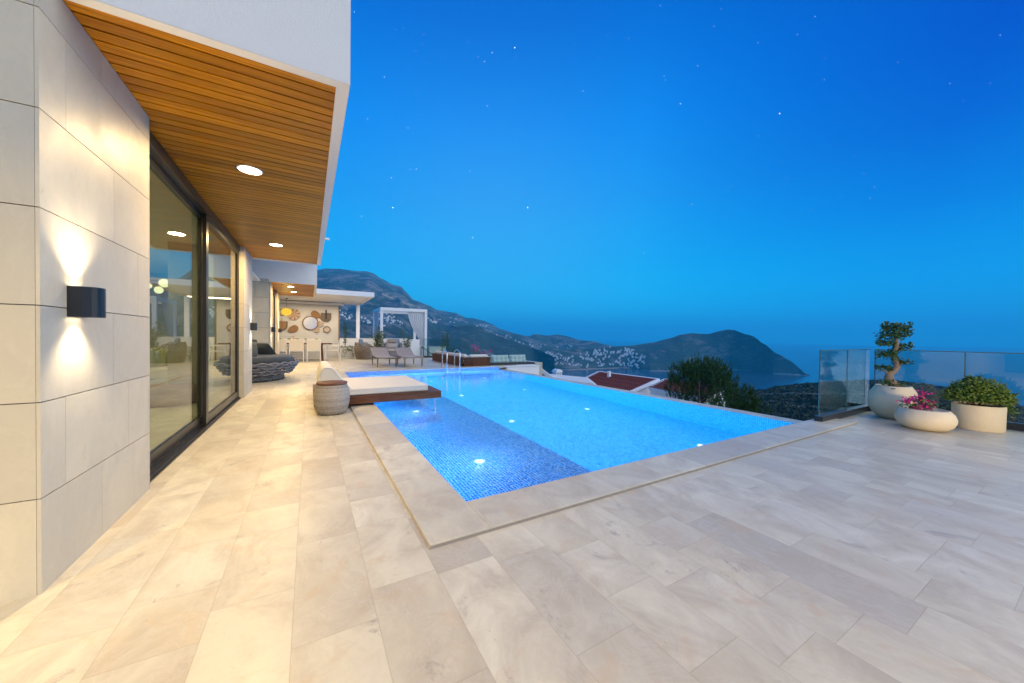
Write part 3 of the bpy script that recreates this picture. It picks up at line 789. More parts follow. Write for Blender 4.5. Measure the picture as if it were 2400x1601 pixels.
m=MB(); pillow(m,(-.13,-.02,.68),.50,.46,.15,rotm(R(-22),0,R(90))); m.build('pillow',M['light_grey_fabric'],c2,smooth=True)
m=MB(); pillow(m,(-.10,0.0,.83),.44,.20,.13,rotm(R(-22),0,R(90))); m.build('neck_pillow',M['sling'],c2,smooth=True)

# ================================================================== SUN LOUNGERS
def lounger(label,loc,rz):
    t=thing('sun_lounger',label,'sun lounger',loc,rz,'taupe sun loungers facing the pool')
    w=.30
    m=MB()
    for s in (-w,w):
        m.tube([(s,-.80,.33),(s,.50,.34)],.014,8); 
    m.tube([(-w,-.80,.33),(w,-.80,.33)],.014,8); m.tube([(-w,.50,.34),(w,.50,.34)],.012,8)
    m.build('frame',M['bronze'],t)
    def sl(pts,name):
        q=MB(); 
        for (y0,z0),(y1,z1) in zip(pts[:-1],pts[1:]):
            q.add([(-w,y0,z0),(w,y0,z0),(w,y1,z1),(-w,y1,z1),(-w,y0,z0-.008),(w,y0,z0-.008),(w,y1,z1-.008),(-w,y1,z1-.008)],[(0,1,2,3),(7,6,5,4),(0,4,5,1),(1,5,6,2),(2,6,7,3),(3,7,4,0)])
        return q.build(name,M['sling'],t)
    sl([(-.82,.325),(-.78,.348),(-.4,.338),(.1,.338),(.50,.352)],'seat_sling')
    sl([(.505,.352),(.8,.46),(1.08,.61),(1.12,.622)],'back_sling')
    m=MB()
    for s in (-w,w): m.tube([(s,.50,.34),(s,.8,.448),(s,1.12,.612)],.013,8)
    m.tube([(-w,1.12,.612),(w,1.12,.612)],.013,8)
    m.build('back_frame',M['bronze'],t)
    for s in (-w,w):
        for y in (-.60,.55):
            m=MB(); m.tube([(s,y-.10,.33),(s,y-.02,.03),(s,y,.012),(s,y+.02,.03),(s,y+.10,.33)],.011,8); m.build('leg',M['bronze'],t)
    return t
l1=lounger('taupe sling sun lounger on bronze hairpin legs, left one of the pair',(2.30,13.15,0),0)
dup(l1,(3.16,13.0,0),0,'taupe sling sun lounger on bronze hairpin legs, right one of the pair')

# ================================================================== POOL LADDER
t=thing('pool_ladder','polished steel pool ladder with two arched rails at the far pool edge','pool ladder',(4.25,11.3,0))
for x,rx in ((3.93,4.05),(4.38,4.50)):
    pts=[(rx,11.95,.021),(rx,11.93,.45)]
    for k in range(9):
        a=math.pi*k/8; pts.append((rx+(x-rx)*k/8,11.53+.40*math.cos(a),.47+.15*math.sin(a)))
    pts+=[(x,11.13,.2),(x,11.13,-1.1)]
    m=MB(); m.tube(pts,.021,12); m.build('rail',M['chrome'],t,absolute=True,smooth=True)
    m=MB(); m.lathe([(0,.0205),(.05,.0205),(.045,.032),(0,.033)],rx,11.95,16); m.build('flange',M['chrome'],t,absolute=True)
for z in (-.25,-.5,-.75,-1.0):
    m=MB(); m.box(3.93,4.38,11.09,11.17,z,z+.025); m.build('tread',M['chrome'],t,absolute=True)

# ================================================================== DINING AREA
Y0=18.35
W=thing('dining_wall','white horizontally clad wall hung with woven baskets at the dining end','wall',(0,Y0,0))
m=MB(); rnd=random.Random(8); z=0
m.box(-3.2,1.18,Y0+.02,Y0+.16,-.01,2.549); m.build('wall_core',M['clad'],W,absolute=True)
m=MB(); z=0.002
while z<2.52:
    m.tone=rnd.random(); z2=min(z+.098,2.545)
    m.add([(-3.2,Y0+.004,z),(1.18,Y0+.004,z),(1.18,Y0+.0195,z2),(-3.2,Y0+.0195,z2),(-3.2,Y0+.0195,z),(1.18,Y0+.0195,z)],[(0,1,2,3),(0,4,5,1)]); z+=.10
m.build('cladding',M['clad'],W,absolute=True)
m=MB(); m.box(1.182,1.235,Y0-.01,Y0+.17,0,2.47); m.build('edge_trim',M['rim_brown'],W,absolute=True)

P=thing('pergola','white flat pergola roof with slats and a square post over the dining terrace','pergola',(1,16.4,0))
m=MB()
m.box(.21,2.16,14.40,14.50,2.552,2.73); m.box(2.06,2.16,14.502,18.55,2.552,2.73); m.box(-3.2,2.056,18.45,18.55,2.552,2.73); m.box(.21,.29,14.502,18.447,2.56,2.725)
m.build('frame',M['white_paint'],P,absolute=True)
m=MB(); y=14.56
while y<18.4:
    m.box(.292,2.058,y,y+.15,2.585,2.61) if y<16.0 else m.box(-3.2,.208,y,y+.15,2.585,2.61)
    if y>=16.0: m.box(.292,2.058,y,y+.15,2.585,2.61)
    y+=.165
m.build('slats',M['white_paint'],P,absolute=True)
m=MB(); m.box(.292,2.058,14.502,18.447,2.70,2.724); m.box(-3.2,.208,15.97,18.447,2.70,2.724); m.build('roof_panel',M['white_paint'],P,absolute=True)
m=MB(); m.box(1.975,2.13,18.62,18.77,-.4,2.551); m.build('post',M['white_paint'],P,absolute=True)
m=MB(); m.box(-3.2,1.40,18.22,18.30,2.46,2.548); m.build('front_beam',M['white_paint'],P,absolute=True)
light('alcove_fill','AREA',(-1.6,9.8,2.5),240,(1.,.72,.36),shape='DISK',size=.3)  # added fill without a fixture, brightens the deck around the round sofa
light('pergola_fill','AREA',(.2,17.3,2.44),50,(1.,.78,.5),shape='RECTANGLE',size=3.,size_y=.6)  # added fill under the slats to lift the dining end; no fixture

# wall decor
def decor(name,label,cx,cz,parts,grp='woven decorations on the dining wall'):
    t=thing(name,label,'wall decoration',(cx,Y0,cz),0,grp)
    for pn,mb,mt in parts: mb.build(pn,mt,t)
    return t
def disc(r0,r,y0=-.03,y1=-.005,seg=36):
    m=MB(); V=[];F=[]
    n=seg; P0=[(r*math.cos(math.tau*k/n),r*math.sin(math.tau*k/n)) for k in range(n)]
    m.prism(P0,y0,y1,'y'); return m
def ringm(r,t_,y=-.025,seg=40):
    m=MB(); m.tube([(r*math.cos(math.tau*k/seg),y,r*math.sin(math.tau*k/seg)) for k in range(seg+1)],t_,8,False); return m
decor('round_mirror','round rattan-framed mirror at the centre of the basket wall',.045,1.61,[('frame',ringm(.30,.022),M['rim_brown']),('glass',disc(0,.285,-.018),M['mirror'])])
decor('woven_basket','large round woven basket with a flower pattern, behind the yellow lantern',-.60,1.975,[('disc',disc(0,.245),M['fan_a'])])
decor('woven_basket','small round basket with spiral dark petals, right of the mirror',.42,1.59,[('disc',disc(0,.145),M['fan_b'])])
decor('woven_basket','smallest round basket with dark petals, low right of the mirror',.29,1.30,[('disc',disc(0,.12),M['fan_b'])])
decor('woven_plate','round pale woven plate with dark rim, far right of the wall',.70,1.33,[('disc',disc(0,.13,-.02),M['plate']),('rim',ringm(.135,.017),M['rim_brown'])])
decor('woven_plate','round pale woven plate with dark rim, left of the yellow lantern',-1.03,2.045,[('disc',disc(0,.13,-.02),M['plate']),('rim',ringm(.135,.017),M['rim_brown'])])
def leaf_shape(w,h,rot,flip=1):
    pts=[]
    for k in range(28):
        a=math.tau*k/28; r=1+.16*math.cos(a)+.10*math.cos(2*a)+(.22*max(0,math.cos(a))**10)
        x=w/2*r*math.cos(a)*flip; z=h/2*r*math.sin(a)*(1-.18*math.cos(a))
        pts.append((x*math.cos(rot)-z*math.sin(rot),x*math.sin(rot)+z*math.cos(rot)))
    if flip<0: pts=pts[::-1]
    m=MB(); m.prism(pts,-.03,-.005,'y'); return m
decor('leaf_basket','brown leaf-shaped woven tray at the upper right of the mirror',.225,2.02,[('leaf',leaf_shape(.36,.33,R(-35)),M['leaf_weave'])])
decor('leaf_basket','brown leaf-shaped woven tray at the lower left of the mirror',-.585,1.345,[('leaf',leaf_shape(.36,.33,R(30),-1),M['leaf_weave'])])
def fan_shape(r,top,y0,y1):
    pts=[(-r,top),(-r,0)]+[(r*math.cos(math.pi+math.pi*k/14),r*math.sin(math.pi+math.pi*k/14)) for k in range(1,14)]+[(r,0),(r,top)]
    m=MB(); m.prism(pts,y0,y1,'y'); return m
def fan(label,cx,cz,inner,stick,wd):
    m2=MB(); m2.box(-wd,wd,-.05,-.036,-.08,.34)
    decor('hand_fan',label,cx,cz,[('border',fan_shape(.215,.20,-.025,-.005),M['fan_edge']),('blade',fan_shape(.155,.198,-.035,-.0255),inner),('handle',m2,stick)])
fan('U-shaped dark woven fan with a black handle, top right of the wall',.665,1.885,M['fan_edge'],M['black_metal'],.028)
fan('U-shaped orange-brown woven fan with a thin handle, lower left of the wall',-1.04,1.46,M['fan_brown'],M['rim_brown'],.008)

# pendant
t=thing('pendant_lantern','glowing yellow pumpkin-shaped pendant lantern on a black cord','pendant lamp',(-.80,16.9,2.545))
m=MB(); m.lathe([(0,0),(.05,0),(.045,-.03),(0,-.035)],seg=20); m.build('canopy',M['black_metal'],t)
m=MB(); m.tube([(0,0,-.03),(0,0,-.39)],.006,6); m.build('cord',M['black_metal'],t)
m=MB(); V=[];F=[];seg=48;n=12
for i in range(n+1):
    a=math.pi*i/n
    for k in range(seg):
        w=math.tau*k/seg; r=(.165+.012*abs(math.sin(w*8)))*math.sin(a)**.8+.015
        V.append((r*math.cos(w),r*math.sin(w),-.55+.155*math.cos(a)))
for i in range(n):
    for k in range(seg): k2=(k+1)%seg; F.append((i*seg+k,(i+1)*seg+k,(i+1)*seg+k2,i*seg+k2))
m.add(V,F); m.build('shade',M['lantern_glow'],t,smooth=True)
m=MB()
for k in range(16):
    w=math.tau*k/16
    m.tube([((.172*math.sin(math.pi*i/n)**.8+.018)*math.cos(w),(.172*math.sin(math.pi*i/n)**.8+.018)*math.sin(w),-.55+.157*math.cos(math.pi*i/n)) for i in range(n+1)],.0035,5)
m.build('ribs',M['fan_edge'],t)
light('lantern_lamp','POINT',(-.80,16.9,1.75),9,(1.,.72,.25),shadow_soft_size=.12)

# table
t=thing('dining_table','long red-brown timber dining table with splayed legs','dining table',(-.55,17.0,0))
m=MB(); m.rbox(-1.25,1.38,-.42,.42,.69,.735,.008); m.build('tabletop',M['table_wood'],t)
for s in (1,-1):
    m=MB(); m.box(s*1.02-.03,s*1.02+.03,-.34,.34,.655,.688)
    m.build('apron',M['table_wood'],t)
    for q in (-.3,.3):
        m=MB(); m.bar((s*1.04,q,0),(s*1.0,q,.655),.07,.06); m.build('leg',M['table_wood'],t)
def dining_chair(label,loc,rz,grp):
    t=thing('dining_chair',label,'dining chair',loc,rz,grp)
    # faces +Y (back is at -Y)
    w=.235
    for s in (-w,w):
        m=MB(); m.tube([(s,-.28,0),(s,-.22,.43)],.014,8); m.build('leg',M['white_metal'],t)
        m=MB(); m.tube([(s,.26,0),(s,.22,.44)],.014,8); m.build('leg',M['white_metal'],t)
        m=MB(); m.tube([(s,-.24,.64),(s,.20,.645),(s,.23,.60),(s,.22,.44)],.013,8); m.build('armrest',M['white_metal'],t)
    m=MB(); m.tube([(-w,-.22,.43),(-w,.22,.44),(w,.22,.44),(w,-.22,.43),(-w,-.22,.43)],.013,8)
    for s in (-w,w): m.tube([(s,-.22,.43),(s,-.27,.87)],.013,8)
    m.tube([(-w,-.27,.875),(w,-.27,.875)],.013,8); m.build('frame',M['white_metal'],t)
    m=MB(); m.box(-w+.01,w-.01,-.21,.21,.437,.449); m.build('seat',M['mesh_white'],t)
    m=MB(); m.add([(-w,-.222,.45),(w,-.222,.45),(w,-.27,.868),(-w,-.27,.868),(-w,-.212,.45),(w,-.212,.45),(w,-.26,.868),(-w,-.26,.868)],[(0,1,2,3),(7,6,5,4),(0,4,5,1),(1,5,6,2),(2,6,7,3),(3,7,4,0)]); m.build('backrest',M['mesh_white'],t)
    return t
g='white dining chairs along the near side of the table'
dc=dining_chair('white mesh dining chair on the near side, nearest the table end on the right',(.165,16.62,0),0,g)
dup(dc,(-.435,16.62,0),0,'white mesh dining chair on the near side, middle of the three')
dup(dc,(-1.02,16.62,0),0,'white mesh dining chair on the near side, partly behind the stone pier')
dup(dc,(.86,16.85,0),R(82),'white dining chair in profile at the right head of the table','white dining chair at the table head')
for q,(x,l) in enumerate(((.18,'right'),(-.42,'middle'),(-1.0,'left'))):
    dup(dc,(x,17.62,0),R(180),'white dining chair across the table against the clad wall, %s one'%l,'white dining chairs on the far side of the table')
for q,(x,l) in enumerate(((-.98,'leftmost of the five'),(-.71,'second from left'),(-.42,'behind the orange vase'),(-.12,'second from right'),(.27,'rightmost of the five'))):
    t=thing('stemmed_bowl','pale green stemmed bowl on the dining table, %s'%l,'bowl',(x,16.95+.05*(q%2),.736),0,'pale green stemmed bowls on the dining table')
    m=MB(); m.lathe([(0,0),(.04,0),(.006,.012),(.006,.14),(0,.145)],seg=16); m.build('stem',M['bowl_green'],t,smooth=True)
    m=MB(); m.lathe([(0,.14),(.03,.142),(.058,.17),(.068,.20),(.060,.20),(.03,.155),(0,.15)],seg=20); m.build('bowl',M['bowl_green'],t,smooth=True)
t=thing('orange_vase','small orange glass vase with a bare twig on the dining table','vase',(-.52,17.02,.736))
m=MB(); m.lathe([(0,0),(.05,0),(.055,.05),(.05,.16),(.035,.19),(.03,.19),(.04,.16),(0,.01)],seg=20); m.build('body',M['vase_orange'],t,smooth=True)
m=MB(); m.tube([(0,0,.02),(-.03,0,.2),(-.06,.01,.30)],.004,5); m.tube([(-.03,0,.2),(-.01,.01,.27)],.003,5); m.build('twig',M['bark_dark'],t)

# low white walls
t=thing('parapet_wall','low white rendered parapet wall behind the armchairs','wall',(3,18.4,0))
m=MB(); m.box(1.24,4.40,18.36,18.50,-.4,.925); m.build('wall_body',M['white_paint'],t,absolute=True)
m=MB(); m.box(1.24,4.40,18.345,18.515,.925,.945); m.build('coping_cap',M['white_paint'],t,absolute=True)
t=thing('stair_wall','bright white wall with a slanting foot at the stair head','wall',(4.7,18.2,0))
m=MB(); m.prism([(4.30,.33),(4.58,0.0),(4.95,0.0),(4.95,.905),(4.30,.905)],18.20,18.34,'y'); m.build('wall_body',M['white_paint'],t,absolute=True)

# plants --------------------------------------------------------------
def plant_stems(name_t, stems, mat_leaf, leafsize, parent, n_leaf, seed, spread=.08, stemr=.006):
    rnd=random.Random(seed); random.seed(seed)
    s=MB(); f=MB()
    for (x,y,h,lx,ly) in stems:
        pts=[(x+lx*(k/6)**1.5+rnd.uniform(-.01,.01),y+ly*(k/6)**1.5,h*k/6) for k in range(7)]
        s.tube(pts,[stemr*(1-.12*k) for k in range(7)],5)
        for q in range(n_leaf):
            v=rnd.uniform(.18,1.02); k=min(5,int(v*6)); a=Vector(pts[k]); b_=Vector(pts[k+1]); p=a.lerp(b_,v*6-k if v<1 else 1)
            th=rnd.uniform(0,math.tau); el=rnd.uniform(-.3,.9)
            d=Vector((math.cos(th)*math.cos(el),math.sin(th)*math.cos(el),math.sin(el)))
            off=d*rnd.uniform(0,spread)*(1.15-v*.6)
            f.tone=rnd.random(); f.leaf(p+off,d*leafsize*rnd.uniform(.6,1.2),leafsize*.24)
    s.build('stems',M['bark_dark'],parent); f.build('leaves',mat_leaf,parent)
def trough(name,label,x0,x1,y0,y1,h,tp=.03):
    t=thing(name,label,'planter',((x0+x1)/2,(y0+y1)/2,0))
    m=MB(); cx=(x0+x1)/2; cy=(y0+y1)/2
    a=[(x0+tp,y0+tp),(x1-tp,y0+tp),(x1-tp,y1-tp),(x0+tp,y1-tp)]; b_=[(x0,y0),(x1,y0),(x1,y1),(x0,y1)]; c=[(x0+.03,y0+.03),(x1-.03,y0+.03),(x1-.03,y1-.03),(x0+.03,y1-.03)]
    V=[(*p,0) for p in a]+[(*p,h) for p in b_]+[(*p,h) for p in c]+[(*p,h-.05) for p in c]
    F=[(0,3,2,1)]+[(i,(i+1)%4,4+(i+1)%4,4+i) for i in range(4)]+[(4+i,4+(i+1)%4,8+(i+1)%4,8+i) for i in range(4)]+[(8+i,8+(i+1)%4,12+(i+1)%4,12+i) for i in range(4)]
    m.add(V,F); m.build('container',M['pot_white'],t,absolute=True)
    m=MB(); m.box(x0+.03,x1-.03,y0+.03,y1-.03,h-.06,h-.045); m.build('soil',M['soil'],t,absolute=True)
    return t
t=trough('planter','tapered white square planter beside the dining chair',1.27,1.80,17.72,18.12,.50)
t=thing('climbing_plant','slim dark green climbing plant with trailing shoots in the white planter','plant',(1.45,17.9,.46))
plant_stems('',[(-.03,0,1.18,.02,0),(.0,.03,1.0,-.03,.0)],M['leaf_bonsai'],.07,t,150,5,.06)
m=MB(); random.seed(5)
for k in range(420):
    x=random.uniform(-.2,.42); y=-.2+random.uniform(-.06,.05) if random.random()<.5 else random.uniform(-.15,.15)
    z=random.uniform(-.02,.12) if y>-.14 else random.uniform(-.36,.08)*(1 if abs(x+.12)<.1 or abs(x-.33)<.08 else .25)
    m.tone=random.random(); m.leaf((x,y,z),(random.uniform(-.06,.06),random.uniform(-.05,.03),random.uniform(-.05,.05)),.014)
m.build('trailing_leaves',M['leaf_mid'],t)
def roundpot(label,loc,r,h,group=None):
    t=thing('flower_pot',label,'flower pot',loc,0,group)
    m=MB(); m.lathe([(0,0),(r*.72,0),(r*.9,h*.3),(r,h*.9),(r,h),(r*.9,h),(r*.88,h*.86)],seg=32); smooth_angle(m.build('pot',M['pot_white'],t),50)
    m=MB(); m.lathe([(r*.885,h*.86),(0,h*.88)],seg=32); m.build('soil',M['soil'],t)
    return t
roundpot('white round pot between the two rope armchairs',(2.86,17.7,0),.26,.42)
t=thing('shrub','bushy green shrub with many upright stems between the rope armchairs','shrub',(2.86,17.7,.36))
rnd=random.Random(3)
plant_stems('',[(rnd.uniform(-.14,.14),rnd.uniform(-.12,.12),rnd.uniform(.55,.95),rnd.uniform(-.42,.34),rnd.uniform(-.1,.1)) for _ in range(13)],M['leaf_mid'],.085,t,62,6,.10)
roundpot('white round pot behind the right sun lounger',(4.22,17.75,0),.2,.40)
t=thing('shrub','narrow loose shrub with olive leaves behind the right lounger','shrub',(4.22,17.75,.35))
plant_stems('',[(rnd.uniform(-.08,.08),rnd.uniform(-.1,.1),rnd.uniform(.5,.95),rnd.uniform(-.2,.18),rnd.uniform(-.05,.05)) for _ in range(8)],M['leaf_mid'],.07,t,52,9,.08)
for i,(x,y,h,l) in enumerate(((3.05,19.4,1.9,'behind the low wall in front of the cabana curtain'),(4.35,19.3,1.75,'at the middle of the cabana opening'),(5.55+.75,18.6,1.55,'behind the glass panel, left of two'),(6.65,18.7,1.75,'behind the glass panel, right of two'))):
    t=thing('young_tree','thin young tree with airy foliage '+l,'tree',(x,y,-.4),0,'thin young trees beyond the terrace')
    rnd=random.Random(20+i)
    plant_stems('',[(rnd.uniform(-.06,.06),rnd.uniform(-.1,.1),h*rnd.uniform(.8,1.05),rnd.uniform(-.14,.16),0) for _ in range(4)],M['leaf_mid'],.07,t,80,30+i,.09)

# cabana --------------------------------------------------------------
t=thing('cabana','white square-framed cabana with tied-back curtains beyond the parapet','cabana',(4.6,21.2,-.35))
x0,x1,y0,y1=3.31,5.86,20.0,22.6; zt=2.61; zb=-.35; w=.14
for (x,y) in ((x0,y0),(x1-w,y0),(x0,y1-w),(x1-w,y1-w)):
    m=MB(); m.box(x,x+w,y,y+w,zb,zt-.17); m.build('post',M['white_paint'],t,absolute=True)
m=MB()
m.box(x0,x1,y0,y0+w,zt-.168,zt); m.box(x0,x1,y1-w,y1,zt-.168,zt); m.box(x0,x0+w,y0+w+.002,y1-w-.002,zt-.168,zt); m.box(x1-w,x1,y0+w+.002,y1-w-.002,zt-.168,zt)
m.build('top_frame',M['white_paint'],t,absolute=True)
m=MB(); y=y0+w+.02
while y<y1-w-.1: m.box(x0+w+.002,x1-w-.002,y,y+.05,zt-.10,zt-.04); y+=.16
m.build('roof_slats',M['white_paint'],t,absolute=True)
def tied(xa,xb,y,zt_,zm,zb_,folds=8,n=40):
    # curtain spread along its head, gathered at the tie
    m=MB(); rows=16; V=[];F=[]
    for j in range(rows+1):
        v=j/rows; z=zt_+(zb_-zt_)*v
        k=1-.80*min(1,v/.62)**1.6 if v<.62 else .20+.22*(v-.62)/.38
        for i in range(n+1):
            u=i/n; x=xa+(xb-xa)*u*k
            V.append((x,y+.035*math.sin(u*folds*math.tau)*(.4+k*.6),z))
    for j in range(rows):
        for i in range(n): a=j*(n+1)+i; F.append((a,a+1,a+n+2,a+n+1))
    m.add(V,F); return m
tied(x1-w-.02,x1-w-.95,y0+.07,zt-.17,0,-.3).build('curtain',M['curtain'],t,absolute=True,smooth=True)
tied(x1-.03,x1-w-.02,y0+.20,zt-.17,0,-.3).build('curtain',M['curtain'],t,absolute=True,smooth=True)
tt=tied(0,1.5,0,zt-.17,0,-.3); tt.v=[(x0+.07+v[1],y1-.2-v[0],v[2]) for v in tt.v]; tt.build('curtain',M['curtain'],t,absolute=True,smooth=True)
m=MB(); m.rbox(x0+.3,x1-.3,y0+.4,y1-.3,-.35,.05,.03); m.build('mattress',M['cream_fabric'],t,absolute=True)
b=MB(); b.box(1.2,12.,18.62,26,-1.2,-.40); struct('lower_terrace',b,M['deck'])
t=thing('garden_wall','pale rendered planter wall seen through the rear glass panel','wall',(6.4,20.2,-.4))
m=MB(); m.box(5.98,6.95,19.9,20.1,-.39,.45); m.build('wall_body',M['teal_white'],t,absolute=True)
m=MB(); m.box(5.95,6.98,19.87,20.13,.451,.48); m.build('coping_cap',M['teal_white'],t,absolute=True)

# rear glass balustrade
def balustrade(name,label,base_pts,h,zb,panel_joints,cap=.010,base_h=.085,base_w=.11):
    t=thing(name,label,'glass railing',(base_pts[0][0],base_pts[0][1],zb))
    for a,c in zip(base_pts[:-1],base_pts[1:]):
        a=Vector((*a,0)); c=Vector((*c,0)); d=(c-a).normalized(); nrm=Vector((-d.y,d.x,0))
        m=MB(); m.bar((a.x,a.y,zb+base_h/2),(c.x,c.y,zb+base_h/2),base_w,base_h); m.build('base_rail',M['dark_frame'],t,absolute=True)
        L=(c-a).length; js=[0]+[j for j in panel_joints.get(len([1 for _ in [0]]),[])]+[L]
    return t
def balus(label,segs,h,zb,base_h=.085,base_w=.09):
    a0=segs[0][0]
    t=thing('glass_railing',label,'glass railing',(a0[0],a0[1],zb))
    for a,c,joints in segs:
        a=Vector((*a,0)); c=Vector((*c,0)); d=(c-a).normalized(); L=(c-a).length
        m=MB(); m.bar((a.x,a.y,zb+base_h/2+.001),(c.x,c.y,zb+base_h/2+.001),base_w,base_h); m.build('base_rail',M['black_metal'],t,absolute=True)
        m=MB(); m.bar((a.x,a.y,zb+h),(c.x,c.y,zb+h),.022,.012); m.build('cap_rail',M['glass_edge'],t,absolute=True)
        js=[0.004]+joints+[L-.004]
        for s0,s1 in zip(js[:-1],js[1:]):
            p=a+d*(s0+.004); q=a+d*(s1-.004)
            m=MB(); m.bar((p.x,p.y,zb+(base_h+h-.008)/2),(q.x,q.y,zb+(base_h+h-.008)/2),.012,h-.010-base_h)
            pn=m.build('glass_panel',M['rail_glass'],t,absolute=True)
            e=MB()
            for z_ in (p,): e.box(z_.x-.0035,z_.x+.0035,z_.y-.0065,z_.y+.0065,zb+base_h+.002,zb+h-.008)
            ed=e.build('panel_edge',M['glass_edge'],pn); ed.location=-Vector(t.location)
    return t
balus('frameless glass railing at the far end of the terrace behind the armchairs',[((4.98,17.55),(6.86,17.3),[.95])],.95,0)
balus('frameless glass railing with black base beside the large potted plants',[((5.81,2.005),(7.62,2.005),[.93]),((7.62,1.95),(7.62,-1.6),[.87,1.8,2.7])],.95,0)
t=thing('stair_railing','dark metal stair handrail sloping down behind the rear glass','railing',(5.2,17.9,0))
m=MB(); m.bar((5.02,17.85,.50),(5.55,17.85,.12),.03,.03); m.build('handrail',M['black_metal'],t,absolute=True)
for k in range(6):
    x=5.06+k*.09; m=MB(); m.tube([(x,17.85,-.35),(x,17.85,.46-k*.066)],.008,6); m.build('baluster',M['black_metal'],t,absolute=True)
t=thing('black_lantern','black metal lantern standing at the head of the stairs','lantern',(5.02,17.95,0))
m=MB(); m.box(-.07,.07,-.07,.07,0,.02)
for a in (-.062,.062):
    for c in (-.062,.062): m.box(a-.006,a+.006,c-.006,c+.006,.02,.46)
m.box(-.07,.07,-.07,.07,.46,.475); m.add([(-.07,-.07,.475),(.07,-.07,.475),(.07,.07,.475),(-.07,.07,.475),(0,0,.55)],[(0,1,4),(1,2,4),(2,3,4),(3,0,4)]); m.build('frame',M['black_metal'],t)
m=MB(); m.tube([(.03*math.cos(a*math.pi/6),0,.56+.03*math.sin(a*math.pi/6)) for a in range(13)],.004,5); m.build('handle',M['black_metal'],t)

# ================================================================== OUTDOOR SOFAS (right rear)
t=thing('timber_sofa','L-shaped outdoor sofa with slatted timber back and cream cushions','outdoor sofa',(4.8,13.5,0))
m=MB(); rnd=random.Random(5)
y=11.93
while y<15.42: m.tone=rnd.random(); m.box(4.77,4.80,y,min(y+.088,15.44),.005,.305); y+=.095
x=4.83
while x<5.84: m.tone=rnd.random(); m.box(x,min(x+.088,5.87),11.83,11.86,.005,.305); x+=.095
m.build('slat_back',M['slat_wood'],t,absolute=True)
m=MB(); m.tone=.2; m.box(4.765,4.86,11.90,15.45,.306,.33); m.box(4.765,5.88,11.82,11.90,.306,.33); m.box(4.801,5.55,11.92,15.44,0.004,.06); m.build('frame',M['slat_wood'],t,absolute=True)
for k in range(3):
    m=MB(); m.rbox(4.87,5.50,12.05+k*1.13,13.16+k*1.13,.065,.22,.03); m.build('seat_cushion',M['cream_fabric'],t,absolute=True)
    m=MB(); m.rbox(4.87,5.06,12.05+k*1.13,13.16+k*1.13,.225,.43,.05); m.build('back_cushion',M['cream_fabric'],t,absolute=True)
m=MB(); m.rbox(5.08,5.84,11.93,12.10,.225,.42,.05); m.build('back_cushion',M['cream_fabric'],t,absolute=True)
t=thing('cushion_bench','low dark bench with two tufted sage green cushions at the terrace edge','bench',(6.8,12.15,-.01))
m=MB(); m.box(5.95,7.95,11.95,12.6,-.003,.07); m.build('base',M['dark_base'],t,absolute=True)
for k in range(2):
    xa=5.985+k*.80
    m=MB(); n=20; V=[];F=[]
    for side in (0,1):
        for i in range(n+1):
            for j in range(11):
                u=i/n; v=j/10; bx=abs(math.sin(u*math.pi*4))**.5*.6+abs(math.sin(v*math.pi*2))**.5*.4
                e=min(1,min(u,1-u)*9)**.5*min(1,min(v,1-v)*6)**.5
                th=(.03+.055*bx)*e+.004
                V.append((xa+.02+.76*u,12.03+v*.07+(-th if side==0 else th+.04*e),.075+.305*v))
    o_=(n+1)*11
    for i in range(n):
        for j in range(10):
            a=i*11+j; q=(a,a+11,a+12,a+1); F.append(q); F.append(tuple(z_+o_ for z_ in q[::-1]))
    m.add(V,F); m.build('cushion',M['green_fabric'],t,absolute=True,smooth=True)
t=thing('bougainvillea','magenta bougainvillea shoots rising behind the timber sofa','flowers',(5.8,12.75,0))
fl=MB(); lv=MB(); st=MB(); random.seed(11)
for (x,y,h) in ((5.62,12.9,.66),(5.85,12.95,.60),(5.7,12.85,.5),(6.22,13.0,.42),(6.42,12.95,.5),(6.05,12.9,.4)):
    st.tube([(x,y,0),(x+.02,y,h*.6),(x+.03,y,h)],.006,5)
    for k in range(26):
        p=Vector((x+.02+random.gauss(0,.045),y+random.gauss(0,.04),h+random.gauss(0,.05))); fl.tone=random.random()
        fl.leaf(p,(random.uniform(-.045,.045),random.uniform(-.045,.045),random.uniform(-.03,.05)),.02)
    for k in range(22):
        z=random.uniform(.1,h); lv.tone=random.random(); lv.leaf((x+random.gauss(0,.03),y+random.gauss(0,.03),z),(random.uniform(-.07,.07),random.uniform(-.07,.07),random.uniform(-.03,.06)),.015)
st.build('stems',M['bark_dark'],t,absolute=True); lv.build('leaves',M['leaf_mid'],t,absolute=True); fl.build('petals',M['petal'],t,absolute=True)
t=thing('terrace_block','white rendered end block beyond the far corner of the pool','wall',(6.9,11.6,-.01))
m=MB(); m.box(6.28,7.72,11.30,12.9,-2.2,-.02); m.build('block',M['white_paint'],t,absolute=True)
m=MB(); m.box(6.12,7.76,11.27,12.93,-.0195,-.006); m.build('cap',M['white_paint'],t,absolute=True)
b=MB(); b.box(6.96,9.0,12.94,18.6,-2.,-.03); struct('side_terrace',b,M['deck'])

